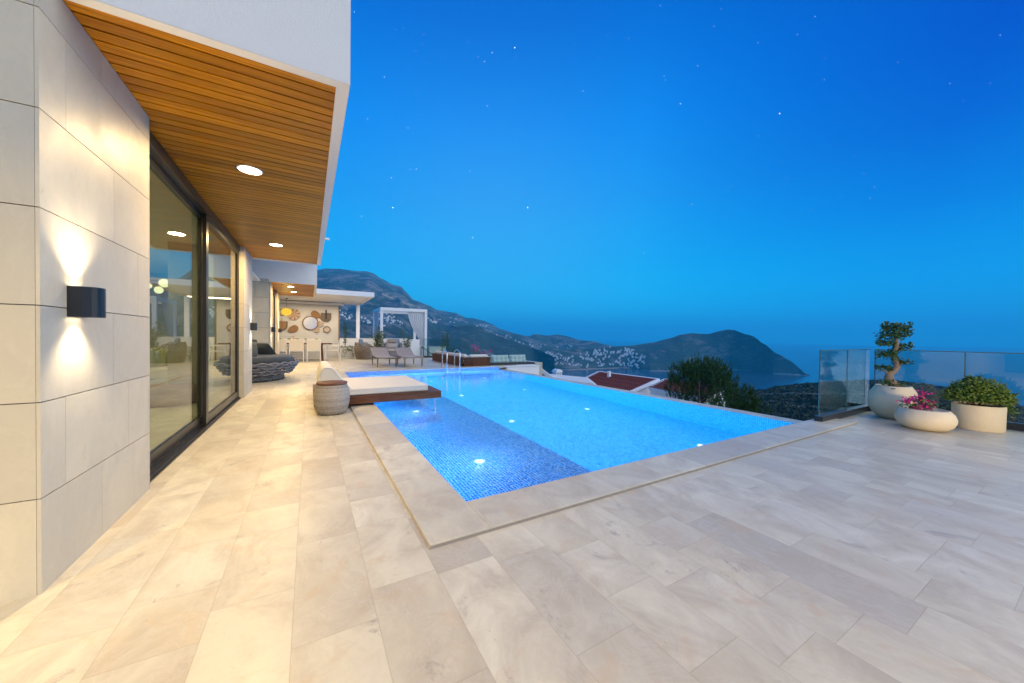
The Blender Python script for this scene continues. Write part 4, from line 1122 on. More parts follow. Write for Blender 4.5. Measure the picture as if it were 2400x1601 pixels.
# ================================================================== POTS on the right
t=thing('sphere_planter','large rounded cream terrazzo pot holding the bonsai tree','planter',(7.14,1.63,0))
pr=[(0,0),(.12,0),(.16,.02),(.215,.08),(.25,.17),(.258,.24),(.25,.31),(.225,.38),(.195,.43),(.178,.46),(.165,.458),(.17,.42)]
m=MB(); m.lathe(pr,seg=56); m.build('pot',M['pot'],t,smooth=True)
m=MB(); m.lathe([(.168,.42),(0,.43)],seg=30); m.build('soil',M['soil'],t)
m=MB(); m.box(-.02,.02,-.1775,-.174,.435,.447); m.v=[( -abs(v[1])*.985+.0, v[0], v[2]) if False else v for v in m.v]
t2=MB(); a=math.atan2(-1.63,-7.14)
c_,s_=math.cos(a),math.sin(a)
t2.add([(c_*.197-s_*u,s_*.197+c_*u,z) for (u,z) in ((-.02,.425),(.02,.425),(.02,.437),(-.02,.437))],[(0,1,2,3)]); t2.build('name_tag',M['black_metal'],t)
t=thing('bonsai_tree','bonsai tree with a twisting pale trunk and layered dark foliage pads','bonsai tree',(7.14,1.63,.42))
CRX=Vector((CR.x,CR.y,0)).normalized()     # lateral direction of the row of pads
def L(u,z,dd=0): return Vector((CRX.x*u,CRX.y*u,z))+Vector((CF.x,CF.y,0))*dd
tr=[(.06,0),(.035,.05),(-.03,.10),(-.065,.16),(-.055,.215),(.0,.25),(.045,.30),(.04,.37),(.015,.44),(.01,.52),(.03,.60),(.02,.70),(.01,.80)]
m=MB(); m.tube([L(u,z,.01*math.sin(i)) for i,(u,z) in enumerate(tr)],[.062,.052,.046,.048,.044,.040,.036,.033,.030,.027,.023,.018,.012],10)
br=[((-.055,.215),(-.17,.27)),((.04,.33),(.15,.36)),((.01,.46),(-.13,.47)),((.02,.58),(.15,.60)),((.02,.62),(-.17,.63)),((-.03,.10),(-.1,.08)),((.03,.05),(.11,.05))]
for a,c in br: m.tube([L(*a),L((a[0]+c[0])/2,(a[1]+c[1])/2-.01),L(*c)],[.018,.013,.007],6)
m.build('trunk',M['bark'],t,smooth=True)
m=MB(); random.seed(4)
for (u,z,ru,rz_,n_) in ((.02,.83,.16,.10,900),(-.06,.74,.15,.07,520),(-.15,.645,.10,.045,300),(-.08,.63,.08,.05,200),(.13,.60,.10,.045,320),(.07,.56,.07,.05,180),(-.10,.48,.11,.06,420),(-.03,.50,.07,.05,180),(.12,.365,.09,.035,220),(.05,.40,.06,.04,120),(-.14,.29,.09,.045,280),(-.06,.27,.05,.03,90),(-.09,.085,.08,.035,200),(.05,.06,.09,.04,200),(.10,.85,.10,.07,260),(-.05,.88,.09,.06,260),(.09,.75,.09,.06,260)):
    for k in range(int(n_*.42)):
        th=random.uniform(0,math.tau); rr_=random.random()**.45; ph=random.uniform(-1,1)
        p=L(u+ru*rr_*math.cos(th)*math.sqrt(1-ph*ph*.5),z+rz_*ph*rr_,ru*rr_*math.sin(th))
        m.tone=random.random()
        d=Vector((random.gauss(0,1),random.gauss(0,1),random.gauss(.2,.7))).normalized()*random.uniform(.026,.050)
        m.leaf(p,d,random.uniform(.008,.014))
m.build('foliage',M['leaf_bonsai'],t)
t=thing('bowl_planter','wide low cream terrazzo bowl planter in front of the other two pots','planter',(6.63,1.235,0))
pr=[(0,0),(.14,0),(.19,.015),(.235,.055),(.258,.11),(.258,.15),(.24,.205),(.205,.245),(.19,.25),(.185,.235)]
m=MB(); m.lathe(pr,seg=56); m.build('pot',M['pot'],t,smooth=True)
m=MB(); m.lathe([(.186,.225),(0,.235)],seg=30); m.build('soil',M['soil'],t)
t=thing('bougainvillea','small magenta bougainvillea growing in the low bowl planter','flowers',(6.60,1.27,.23))
fl=MB(); lv=MB(); st=MB(); random.seed(14)
for (u,z) in ((-.17,.10),(-.11,.13),(-.02,.15),(.03,.21),(.04,.12),(.12,.10),(-.06,.02),(.08,.05),(-.10,.0),(.0,.05)):
    st.tube([L(-.02,0),L(u*.5,z*.6,.01),L(u,z,.0)],.004,5)
    for k in range(44):
        p=L(u+random.gauss(0,.024),z+random.gauss(0,.018),random.gauss(0,.03)); fl.tone=random.random()
        fl.leaf(p,(random.uniform(-.026,.026),random.uniform(-.026,.026),random.uniform(-.015,.026)),.012)
for k in range(240):
    u=random.uniform(-.15,.16); z=random.uniform(0,.15)*(1-abs(u)*2)+.01; lv.tone=random.random()
    lv.leaf(L(u,z,random.gauss(0,.05)),(random.uniform(-.04,.04),random.uniform(-.04,.04),random.uniform(-.02,.03)),.010)
st.build('stems',M['bark_dark'],t); lv.build('leaves',M['leaf_mid'],t); fl.build('petals',M['petal'],t)
t=thing('cylinder_planter','cylindrical cream terrazzo pot under the wide green bush','planter',(7.27,.915,0))
m=MB(); m.lathe([(0,0),(.20,0),(.208,.01),(.212,.295),(.208,.305),(.195,.305),(.195,.27)],seg=56); smooth_angle(m.build('pot',M['pot'],t),40)
m=MB(); m.lathe([(.196,.27),(0,.28)],seg=30); m.build('soil',M['soil'],t)
t=thing('green_bush','wide domed green bush spilling over its cylindrical pot','bush',(7.27,.915,.27))
m=MB(); random.seed(6)
for k in range(5200):
    th=random.uniform(0,math.tau); ph=math.acos(random.uniform(0,1)); rr_=random.random()**.28
    u=.30*rr_*math.sin(ph)*math.cos(th); dd=.27*rr_*math.sin(ph)*math.sin(th); z=.08+.29*rr_*math.cos(ph)*(1-.25*abs(u)/.3)
    lump=.03*mnoise.noise(Vector((u*14,dd*14,z*14)))
    z+=lump; u=u*(1+lump*3)-.01
    if u>.2: z-=.35*(u-.2)*1.6
    m.tone=random.random(); d=Vector((random.gauss(0,1),random.gauss(0,1),random.gauss(.4,.7))).normalized()*random.uniform(.022,.042)
    m.leaf(L(u,z,dd),d,random.uniform(.007,.012))
for k in range(60):
    th=random.uniform(0,math.tau); ph=random.uniform(.1,1.25); e0=Vector((math.sin(ph)*math.cos(th),math.sin(ph)*math.sin(th),math.cos(ph)))
    for j in range(7):
        q_=.9+.035*j; m.tone=random.random(); m.leaf(L(.30*q_*e0.x,.08+.29*q_*e0.z*(1-.25*abs(e0.x)),.27*q_*e0.y),Vector((random.gauss(0,1),random.gauss(0,1),random.gauss(.4,.7))).normalized()*.03,.009)
for k in range(420):
    v=random.random(); u=.24+.13*v+random.gauss(0,.02); z=.08-.14*v+random.gauss(0,.025)
    m.tone=random.random(); d=Vector((random.gauss(0,1),random.gauss(0,1),random.gauss(0,.7))).normalized()*.034; m.leaf(L(u,z,random.gauss(0,.05)),d,.010)
m.build('foliage',M['leaf_bush'],t)
m=MB()
for k in range(7):
    a=math.tau*k/7; m.tube([(0.03*math.cos(a),.03*math.sin(a),0),(.10*math.cos(a),.10*math.sin(a),.12),(.18*math.cos(a),.18*math.sin(a),.20)],.007,5)
m.build('stems',M['bark_dark'],t)

# ================================================================== NEIGHBOURING ROOFS + TREES
def tile_roof(mb, A, B, C, D, rows, bumps, th=.06):
    """A-B ridge, C-D eave (C under A). Rows of barrel tiles as a stepped corrugated surface"""
    A,B,C,D=[Vector(v) for v in (A,B,C,D)]
    nrm=(B-A).cross(C-A).normalized()
    if nrm.z<0: nrm=-nrm
    rnd=random.Random(3)
    nb=bumps*4
    for i in range(rows):
        v0=i/rows; v1=(i+1)/rows
        V=[];F=[]
        for j in range(nb+1):
            u=j/nb; hgt=abs(math.sin(u*bumps*math.pi))*th
            p0=A.lerp(B,u).lerp(C.lerp(D,u),v0)+nrm*(hgt)
            p1=A.lerp(B,u).lerp(C.lerp(D,u),v1)+nrm*(hgt+.13)
            p2=A.lerp(B,u).lerp(C.lerp(D,u),v1)+nrm*(-.02)
            V+=[p0,p1,p2]
        mb.tone=rnd.random()*.6
        for j in range(nb): a=j*3; F.append((a,a+1,a+4,a+3)); F.append((a+1,a+2,a+5,a+4))
        mb.add(V,F)
GA=far_pt(1404,874,30); GB=far_pt(1541,892,26.5)
GB.z=GA.z-0.0
GA=far_pt(1404,874,30); GB=far_pt(1543,892,27)
z_r=(GA.z+GB.z)/2
# first neighbour
t=thing('neighbour_house','neighbouring white villa with a red clay tile roof below the terrace','house',(GA.x,GA.y,-8))
rd=(GB-GA); rd.z=0; rdn=rd.normalized(); out=Vector((rdn.y,-rdn.x,0))
if out.dot(Vector((-GA.x,-GA.y,0)))<0: out=-out
A=GA; B=GB
CC=far_pt(1376,888,27.6); DD=far_pt(1500,912,23.8)
ev=(CC-A); Cc=A+ev*2.2; Dd=B+(DD-B)*2.2
m=MB(); tile_roof(m,A,B,Cc,Dd,20,26,.05); m.build('roof',M['roof_tile'],t,absolute=True)
m=MB(); back=-out*4.5; tile_roof(m,B,A,B+back+Vector((0,0,-2.2)),A+back+Vector((0,0,-2.2)),12,26,.05); m.build('roof',M['roof_tile'],t,absolute=True)
m=MB(); m.bar(A+Vector((0,0,.06)),B+Vector((0,0,.06)),.28,.14); m.bar(A+Vector((0,0,.05)),Cc+Vector((0,0,.05)),.22,.16); m.bar(B+Vector((0,0,.05)),Dd+Vector((0,0,.05)),.22,.16); m.build('white_trim',M['white_paint'],t,absolute=True)
m=MB()
P4=[A,B,Dd,Cc]; V=[(p.x,p.y,p.z-.12) for p in P4]+[(p.x,p.y,-9) for p in P4]
m.add(V,[(0,1,2,3),(0,4,5,1),(1,5,6,2),(2,6,7,3),(3,7,4,0)]); m.build('wall',M['white_paint'],t,absolute=True)
p=A.lerp(B,.32).lerp(Cc.lerp(Dd,.32),.24); m=MB(); m.box(p.x-.10,p.x+.10,p.y-.10,p.y+.10,p.z-.1,p.z+.55); m.build('chimney',M['white_paint'],t,absolute=True)
# second roof to the right
A2=far_pt(1562,892,25.5); B2=far_pt(1700,910,22); C2=far_pt(1524,910,22.6); D2=far_pt(1640,934,19.5)
t=thing('neighbour_house','smaller neighbouring house with red tile roof, half hidden by the pine tree','house',(A2.x,A2.y,-8))
m=MB(); tile_roof(m,A2,B2,C2,D2,9,20,.05); m.build('roof',M['roof_tile'],t,absolute=True)
m=MB(); m.bar(A2+Vector((0,0,.05)),C2+Vector((0,0,.05)),.24,.16); m.bar(C2+Vector((0,0,-.02)),D2+Vector((0,0,-.02)),.2,.16); m.build('white_trim',M['white_paint'],t,absolute=True)
m=MB(); V=[(p.x,p.y,p.z-.12) for p in (A2,B2,D2,C2)]+[(p.x,p.y,-9) for p in (A2,B2,D2,C2)]
m.add(V,[(0,1,2,3),(0,4,5,1),(1,5,6,2),(2,6,7,3),(3,7,4,0)]); m.build('wall',M['white_paint'],t,absolute=True)
# white pergola roof + chimney in front
A3=far_pt(1286,880,26); B3=far_pt(1376,888,26.5); C3=far_pt(1300,893,21.5); D3=far_pt(1395,904,22)
t=thing('neighbour_pergola','white slatted pergola roof beside the red tiled house','pergola',(A3.x,A3.y,-8))
m=MB()
for a,c in ((A3,B3),(A3,C3),(B3,D3),(C3,D3)): m.bar(a,c,.18,.14)
m.build('frame',M['white_paint'],t,absolute=True)
m=MB()
for k in range(1,12):
    m.bar(A3.lerp(C3,k/12)+Vector((0,0,.10)),B3.lerp(D3,k/12)+Vector((0,0,.10)),.16,.06)
m.build('slats',M['white_paint'],t,absolute=True)
for a in (A3,B3,C3,D3):
    m=MB(); m.box(a.x-.1,a.x+.1,a.y-.1,a.y+.1,-9,a.z-.08); m.build('post',M['white_paint'],t,absolute=True)
c0=far_pt(1306,880,27); t=thing('white_chimney','white rendered chimney with a vaulted cap above the slatted pergola','chimney',(c0.x,c0.y,c0.z-.6))
m=MB(); m.box(-.28,.28,-.22,.22,-7,.55); m.box(-.28,-.17,-.22,.22,.55,.85); m.box(.17,.28,-.22,.22,.55,.85); m.box(-.06,.06,-.22,.22,.55,.85); m.build('shaft',M['white_paint'],t)
m=MB(); m.prism([(-.34,.85),(.34,.85),(.22,1.02),(.0,1.10),(-.22,1.02)],-.28,.28,'y'); m.build('cap',M['white_paint'],t)
# sloped white stair wall near pool corner
e1=far_pt(1263.5,864,22); e2=far_pt(1290,884,22)
t=thing('stair_parapet','white sloping stair parapet past the far pool corner','wall',(e1.x,e1.y,-8))
m=MB(); V=[e1,e2,(e2.x,e2.y,-9),(e1.x,e1.y,-9)]; 
m.bar(e1,e2,.25,.22); m.build('parapet',M['white_paint'],t,absolute=True)
m=MB(); m.add([e1-Vector((0,0,.12)),e2-Vector((0,0,.12)),(e2.x,e2.y,-9),(e1.x,e1.y,-9)],[(0,1,2,3)]); m.build('wall_face',M['roof_tile'],t,absolute=True)

def pine(name,label,px_,py_top,d,zbase,lobes,seed,n=1500,blade=.16):
    c=far_pt(px_,py_top,d)
    t=thing(name,label,'pine tree',(c.x,c.y,zbase),0,'pine trees just below the pool edge')
    rnd=random.Random(seed); random.seed(seed)
    ft=MB(); tk=MB(); H_=c.z-zbase
    tk.tube([(0,0,0),(.05,.03,H_*.4),(-.04,0,H_*.75),(0,0,H_*.94)],[.14,.09,.05,.02],8)
    lx=CRX; lf=Vector((CF.x,CF.y,0)).normalized()
    for (u,dz,r,rz_,share) in lobes:
        cen=lx*u+Vector((0,0,H_+dz)); 
        tk.tube([(0,0,max(.2,H_+dz-r*1.9)),cen-Vector((0,0,r*.5)),cen],[.035,.02,.01],5)
        for k in range(int(n*share)):
            th=rnd.uniform(0,math.tau); cph=rnd.uniform(-.85,1); sph=math.sqrt(1-cph*cph); q=rnd.uniform(.55,1.0)
            nn=mnoise.noise(Vector((u+math.cos(th)*sph*1.9,math.sin(th)*sph*1.9+dz,cph*1.9+seed)))
            if nn<-.22: continue
            q*=1+.45*nn
            p=cen+lx*(r*q*sph*math.cos(th))+lf*(r*q*sph*math.sin(th))+Vector((0,0,rz_*q*cph))
            axis=(Vector((0,0,1.25))+(p-cen).normalized()*.55+Vector((rnd.gauss(0,.22),rnd.gauss(0,.22),0))).normalized()
            tone=rnd.random(); ln=blade*rnd.uniform(1.1,2.4)
            # an upright shoot with needles along its length
            for j in range(22):
                w_=j/22; base=p+axis*ln*w_
                dd=(axis*.8+Vector((rnd.gauss(0,.5),rnd.gauss(0,.5),rnd.gauss(0,.35)))).normalized()*blade*.62*(1.15-.6*w_)
                ft.tone=min(1,max(0,tone*.6+w_*.4+rnd.uniform(-.15,.15)))
                x=dd.cross(Vector((rnd.uniform(-1,1),rnd.uniform(-1,1),.3))).normalized()*.010
                ft.add([base-x,base+x,base+dd],[(0,1,2)])
    tk.build('trunk',M['bark_dark'],t,smooth=True); ft.build('crown',M['leaf_pine'],t)
pine('pine_tree','dense dark green pine tree with upright shoots, the taller one',1648,853,16.5,-7,
     [(-.75,-.62,.62,.60,.8),(-.1,-.50,.75,.60,1.1),(.45,-.55,.60,.55,.8),(-.95,-1.2,.60,.6,.7),(0,-1.3,.95,.7,1.1),(.65,-1.2,.6,.6,.7),(-.5,-.35,.45,.40,.5),(.2,-.28,.4,.35,.4)],3,230,.17)
pine('pine_tree','lower spreading pine tree at the right, against the dark headland',1722,905,14.0,-7,
     [(-.28,-.55,.50,.50,.8),(.28,-.62,.45,.45,.8),(.62,-.95,.42,.40,.7),(-.1,-1.0,.6,.5,.8),(-.05,-.22,.16,.25,.16),(.42,-.22,.12,.22,.12)],5,210,.13)
pine('pine_tree','sparse small pine shoots in front of the red tile roof',1640,868,15.2,-7,[(.95,-.25,.22,.3,.25),(1.15,-.5,.3,.35,.4),(.75,-.6,.35,.4,.4)],8,200,.12)

# ================================================================== LANDSCAPE
SEA=-200.
def interp(tab,x):
    if x<=tab[0][0]: return tab[0][1:]
    for a,c in zip(tab[:-1],tab[1:]):
        if x<=c[0]:
            t_=(x-a[0])/(c[0]-a[0]); t_=t_*t_*(3-2*t_)*.35+t_*.65
            return tuple(p+(q-p)*t_ for p,q in zip(a[1:],c[1:]))
    return tab[-1][1:]
HILLS={}
def hill(name, ridge, foot, mat, x0, x1, cols, rows, amp, back=1800, power=1.0, rough_ridge=.6, seed=0, front_ext=None):
    V=[];F=[]; kb=8
    def fdist(a):
        if a[2]>0: return a
        q=on_z(a[0],a[1],SEA-4); return (a[0],a[1],math.hypot(q.x,q.y))
    foot=[fdist(a) for a in foot]
    for i in range(cols+1):
        X=x0+(x1-x0)*i/cols
        ry,rdst=interp(ridge,X); fy,fd=interp(foot,X)
        ry+=rough_ridge*(mnoise.fractal(Vector((X*.045,seed,0)),.9,2.1,4))
        Rp=far_pt(X,ry,rdst)
        Fp=far_pt(X,fy,fd); Fp.z=max(Fp.z,SEA-6)
        hd=Vector((Rp.x,Rp.y,0)).normalized()
        for j in range(rows+1):
            v=j/rows
            p=Fp.lerp(Rp,v)
            if power!=1: p.z=Fp.z+(Rp.z-Fp.z)*v**power
            e=(v*(1-v)*4)**.8
            nz=mnoise.fractal(Vector((p.x*.0016+seed,p.y*.0016,0)),1.0,2.1,6)
            rv=1-abs(mnoise.noise(Vector((p.x*.0032+seed*3,p.y*.0032,.5))))*2
            p.z+=amp*e*(nz*.9+rv*.28-.15)
            V.append(p)
        for k in range(1,kb+1):
            w=k/kb; q=Rp+hd*back*w; q.z=Rp.z+(SEA-60-Rp.z)*(w**1.3); V.append(q)
    n=rows+1+kb
    for i in range(cols):
        for j in range(n-1):
            a=i*n+j; F.append((a,a+n,a+n+1,a+1))
    m=MB(); m.v=[tuple(v) for v in V]; m.f=F; m.m=[0]*len(F); m.c=[.5]*len(F)
    o=m.build(name,mat,smooth=True); o['kind']='structure'
    HILLS[name]=BVHTree.FromPolygons([Vector(v) for v in V],F)
    return o
M1=[(560,690,5200),(640,655,5000),(700,637,4900),(745,632.5,4800),(762,629.5,4800),(794,630,4700),(811,632,4700),(836,635.5,4600),(862,636.5,4600),(872.6,639.5,4600),(892,652,4500),(921,667,4400),(941,671.5,4400),(949,682,4400),(970,703,4500),(1006,716,4600),(1023,726.5,4700),(1066,733,4800),(1095,745.5,4800),(1106,745.5,4800),(1132,751,4700),(1153,759.6,4600),(1170,770,4500),(1213,783,4400),(1235,787.5,4300),(1255,788.3,4200),(1283,786.8,4000),(1304,784,3900),(1325,787,3800),(1357,796.8,3700),(1394,800,3600),(1417,808,3500),(1442,812.5,3400),(1480,822,3300)]
F1=[(560,850,900),(900,850,1000),(1060,852,1200),(1180,858,1600),(1265,869,-1),(1480,869,-1)]
hill('mountain',M1,F1,M['mountain'],560,1480,260,70,120,seed=1.3,power=1.1)
M2=[(960,812,2300),(1000,795,2300),(1030,778,2300),(1057,769,2300),(1081,763.5,2300),(1106,762.5,2300),(1128,768,2300),(1149,780.5,2300),(1170,788,2250),(1191,795.5,2200),(1230,808,2150),(1262,820,2100),(1300,838,2080)]
F2=[(960,850,1100),(1100,853,1300),(1200,860,1600),(1262,869,-1),(1300,869,-1)]
hill('dark_hill',M2,F2,M['dark_hill'],960,1300,160,70,95,back=900,seed=4.1,power=1.0)
M3=[(1240,834,2300),(1262,828,2350),(1300,822,2400),(1350,818,2450),(1400,817,2500),(1442,812,2550),(1470,811,2600),(1500,807.5,2650),(1531,802.7,2700),(1550,797.5,2700),(1569,793,2700),(1599,783.6,2700),(1620,781,2700),(1641,782.3,2700),(1663,782.3,2700),(1690,775,2700),(1705,772.3,2700),(1720,773.4,2700),(1748,783.6,2680),(1765,788,2660),(1790,806,2640),(1822,829.3,2620),(1854,846.3,2620),(1875,864.5,2620),(1884,873.5,2620),(1897,879.5,2640)]
F3=[(1240,869,-1),(1314,869.5,-1),(1332,870,-1),(1362,869,-1),(1420,866,-1),(1468,865,-1),(1524,872.3,-1),(1600,873,-1),(1690,871.5,-1),(1726,868.5,-1),(1760,870,-1),(1801,872,-1),(1812,878.5,-1),(1865,881.5,-1),(1897,881,-1)]
hill('peninsula',M3,F3,M['island'],1240,1897,240,44,42,back=700,seed=7.7,power=.95,rough_ridge=.4)
# near hillside from below the terrace to the headland crest
NC=[(300,905,700),(900,890,700),(1200,884,700),(1400,893,700),(1550,912,650),(1700,919,620),(1748,916.5,620),(1782,915.5,620),(1812,911,640),(1854,906,660),(1897,902.5,680),(1916,901.5,700),(1980,898,720),(2039,896,740),(2100,898,740),(2156,904.5,720),(2201,911,700),(2260,921,680),(2360,946,640),(2400,962,600),(2600,1060,500),(2900,1180,450)]
V=[];F=[];cols=220;rows=90
for i in range(cols+1):
    X=200+(2900-200)*i/cols
    cy,cd=interp(NC,X); cy+=.8*mnoise.fractal(Vector((X*.03,3,0)),1,2,4)
    c=far_pt(X,cy,cd); hd=Vector((c.x,c.y,0)).normalized()
    s1=(CAMZ-c.z)/cd; s0=.62
    d0=15.
    for j in range(rows+1):
        v=j/rows; d=d0*(cd/d0)**v
        s=s0+(s1-s0)*(1-(1-v)**1.7)
        p=hd*d; p.z=CAMZ-d*s
        e=min(1,(1-v)*6)*min(1,v*4)
        p.z+=e*d*.012*mnoise.fractal(Vector((p.x*.02,p.y*.02,0)),1,2.1,5)
        V.append(p)
    for k in range(1,7):
        w=k/6; q=hd*(cd+500*w); q.z=c.z+(SEA-30-c.z)*w**1.4; V.append(q)
n=rows+7
for i in range(cols):
    for j in range(n-1):
        a=i*n+j; F.append((a,a+n,a+n+1,a+1))
m=MB(); m.v=[tuple(v) for v in V]; m.f=F; m.m=[0]*len(F); m.c=[.5]*len(F)
o=m.build('hillside',M['ground'],smooth=True); o['kind']='structure'
near_bvh=BVHTree.FromPolygons([Vector(v) for v in V],F)
# scrub growing on it (nobody could count it)
m=MB(); random.seed(9); rnd=random.Random(9)
def clump(mb,p,r,rnd,nf=8):
    for k in range(nf):
        th=rnd.uniform(0,math.tau); z=rnd.uniform(.05,1.0); q=r*math.sqrt(max(0,1-(z-.2)**2))*rnd.uniform(.5,1)
        c=p+Vector((q*math.cos(th),q*math.sin(th),z*r*.8))
        a=Vector((rnd.gauss(0,1),rnd.gauss(0,1),rnd.gauss(0,.6))).normalized()*r*.55
        b_=Vector((rnd.gauss(0,1),rnd.gauss(0,1),rnd.gauss(0,1))).normalized()*r*.5
        mb.tone=rnd.random(); mb.add([c-a,c+b_,c+a,c-b_],[(0,1,2,3)])
cnt=0
while cnt<15000:
    X=rnd.uniform(1690,2520); cy,cd=interp(NC,X)
    d=25*(cd*1.0/25)**(rnd.random()**.55)
    hd=far_pt(X,800,1); hd=Vector((hd.x,hd.y,0)).normalized()
    h=near_bvh.ray_cast(Vector((hd.x*d,hd.y*d,50)),Vector((0,0,-1)))
    if h[0] is None: continue
    if mnoise.noise(h[0]*.02)<-.25: continue
    clump(m,h[0],max(.35,min(2.6,d*.0040))*rnd.uniform(.6,1.5),rnd); cnt+=1
o=m.build('scrub',M['leaf_scrub']); tag(o,'dark olive scrub and small trees covering the headland slope','scrub',kind='stuff')

b=MB(); 
seg=64; RS=26000
b.add([(0,0,SEA)]+[(RS*math.cos(math.tau*k/seg),RS*math.sin(math.tau*k/seg),SEA) for k in range(seg)],[(0,k+1,(k+1)%seg+1) for k in range(seg)])
struct('sea',b,M['sea'])
b=MB(); b.add([(1500*math.cos(math.tau*k/24)*.55-300,900*math.sin(math.tau*k/24)-250,-9.5-(0 if k>0 else 0)) for k in range(24)],[tuple(range(24))])
b=MB(); b.box(-60,8.2,-60,26,-12,-3.25); struct('house_plot',b,M['ground'])

# ---- far houses
def far_house_mesh(kind,seed):
    rnd=random.Random(seed); m=MB(); w=rnd.uniform(8,13); d=rnd.uniform(7,10); h=rnd.uniform(5,8)
    m.box(-w/2,w/2,-d/2,d/2,-6,h)
    m.box(-w/2+1,w/2-3,-d/2-2.5,-d/2,-6,h*.45)
    if kind==1:
        m.cur=1; m.add([(-w/2-.6,-d/2-.6,h),(w/2+.6,-d/2-.6,h),(w/2+.6,d/2+.6,h),(-w/2-.6,d/2+.6,h),(-w/4,0,h+2.4),(w/4,0,h+2.4)],[(0,1,5,4),(1,2,5),(2,3,4,5),(3,0,4)])
        m.cur=0
    else:
        m.box(-w/2,w/2,-d/2,-d/2+.4,h,h+.9); m.box(-w/4,w/5,-d/4,d/2,h,h+2.6)
    return m
protos=[]
for k in range(8):
    m=far_house_mesh(1 if k%3==2 else 0,k+60)
    me_o=m.build('hillside_house',[M['house_white'],M['house_roof']]); protos.append(me_o)
used=[False]*8
def place_houses(hname, spots, label, group, sc=(1,1)):
    made=0
    for (X,Y) in spots:
        d=ray(X,Y).normalized(); h=HILLS[hname].ray_cast(Vector((0,0,CAMZ)),d)
        if h[0] is None: continue
        k=rnd.randrange(8)
        if not used[k]: o=protos[k]; used[k]=True
        else: o=protos[k].copy(); COL.objects.link(o)
        o.location=h[0]; s=rnd.uniform(*sc); o.scale=(s*rnd.uniform(.8,1.5),s,s*rnd.uniform(.8,1.2))
        a=math.atan2(h[0].y,h[0].x); o.rotation_euler=(0,0,a-math.pi/2+rnd.uniform(-.5,.5))
        tag(o,label,'house',group); made+=1
    return made
rnd=random.Random(77)
def cluster(poly_pts,n,sx,sy):
    out=[]
    for _ in range(n):
        a,c=rnd.choice(list(zip(poly_pts[:-1],poly_pts[1:]))); t_=rnd.random()
        out.append((a[0]+(c[0]-a[0])*t_+rnd.gauss(0,sx),a[1]+(c[1]-a[1])*t_+rnd.gauss(0,sy)))
    return out
# town above the bay (densest), and the looser groups
g1='white houses stacked above the bay shore'
n1=place_houses('peninsula',cluster([(1365,842),(1400,832),(1440,828),(1475,826),(1500,845)],96,9,6)+cluster([(1400,852),(1450,853),(1495,856)],34,10,4)+cluster([(1455,826),(1478,818)],8,6,3),'tiny white house in the dense village above the bay shore',g1,(.7,1.15))
n2=place_houses('peninsula',cluster([(1270,828),(1300,838),(1340,843)],34,8,4)+cluster([(1290,850),(1330,854),(1380,858)],18,8,3),'tiny white house scattered on the low shore left of the dense village','white houses on the low shore',(.7,1.0))
g3='pale houses scattered over the mountainside'
n3=place_houses('mountain',cluster([(800,735),(830,752),(880,757),(915,750),(940,755)],50,10,7)+cluster([(905,745),(925,752)],12,9,5),'tiny pale house in the village halfway up the big mountain',g3,(.5,.9))
n4=place_houses('mountain',cluster([(1010,745),(1025,755)],10,5,5)+cluster([(1125,762),(1150,768)],12,5,4)+[(1056,745.5),(1068,748),(1056,755.5),(1064,757)],'tiny white house on the mountain shoulder above the cabana and pool ladder','pale houses on the mountain shoulder',(.9,1.3))
n5=place_houses('mountain',cluster([(1205,800),(1230,812)],10,6,4)+cluster([(1250,810),(1340,812)],14,12,3)+cluster([(1170,787),(1190,792)],5,6,2),'tiny white house in the valley villages right of the dark hill','white houses in the valley',(.7,1.1))
print('far houses',n1,n2,n3,n4,n5)
for k in range(8):
    if not used[k]: bpy.data.objects.remove(protos[k])
# pale quarry cuts and roads on the mountain: thin banks of bare rock laid on the slope
def strip(hname,pts,w,name):
    m=MB(); P_=[]
    fine=[]
    for a,c in zip(pts[:-1],pts[1:]):
        for k in range(8): fine.append((a[0]+(c[0]-a[0])*k/8,a[1]+(c[1]-a[1])*k/8))
    fine.append(pts[-1])
    for X,Y in fine:
        h=HILLS[hname].ray_cast(Vector((0,0,CAMZ)),ray(X,Y+rnd.uniform(-.5,.5)).normalized())
        if h[0] is not None: P_.append(h[0])
    V=[];F=[]
    for i,p in enumerate(P_):
        ww=w*rnd.uniform(.5,1.3); V+=[p+Vector((0,0,6+ww)),p+Vector((0,0,-2))+(-p.normalized()*2)]
    for i in range(len(P_)-1): F.append((2*i,2*i+1,2*i+3,2*i+2))
    if F: m.add(V,F); struct(name,m,M['shore'])
strip('mountain',[(895,690),(915,700),(945,712),(985,724)],16,'mountain_road')
strip('mountain',[(808,716),(835,728),(860,738)],12,'mountain_road')
strip('mountain',[(1010,748),(1035,757),(1068,770)],14,'mountain_road')
strip('mountain',[(1195,818),(1230,808)],8,'mountain_road')
strip('peninsula',[(1315,868.6),(1360,867.6),(1420,865.3),(1468,863.5)],3,'shoreline')
strip('peninsula',[(1500,869),(1524,870.8),(1600,871.6),(1690,870),(1726,867),(1760,868.5)],3,'shoreline')
strip('peninsula',[(1812,877),(1865,880),(1893,879.6)],3,'shoreline')

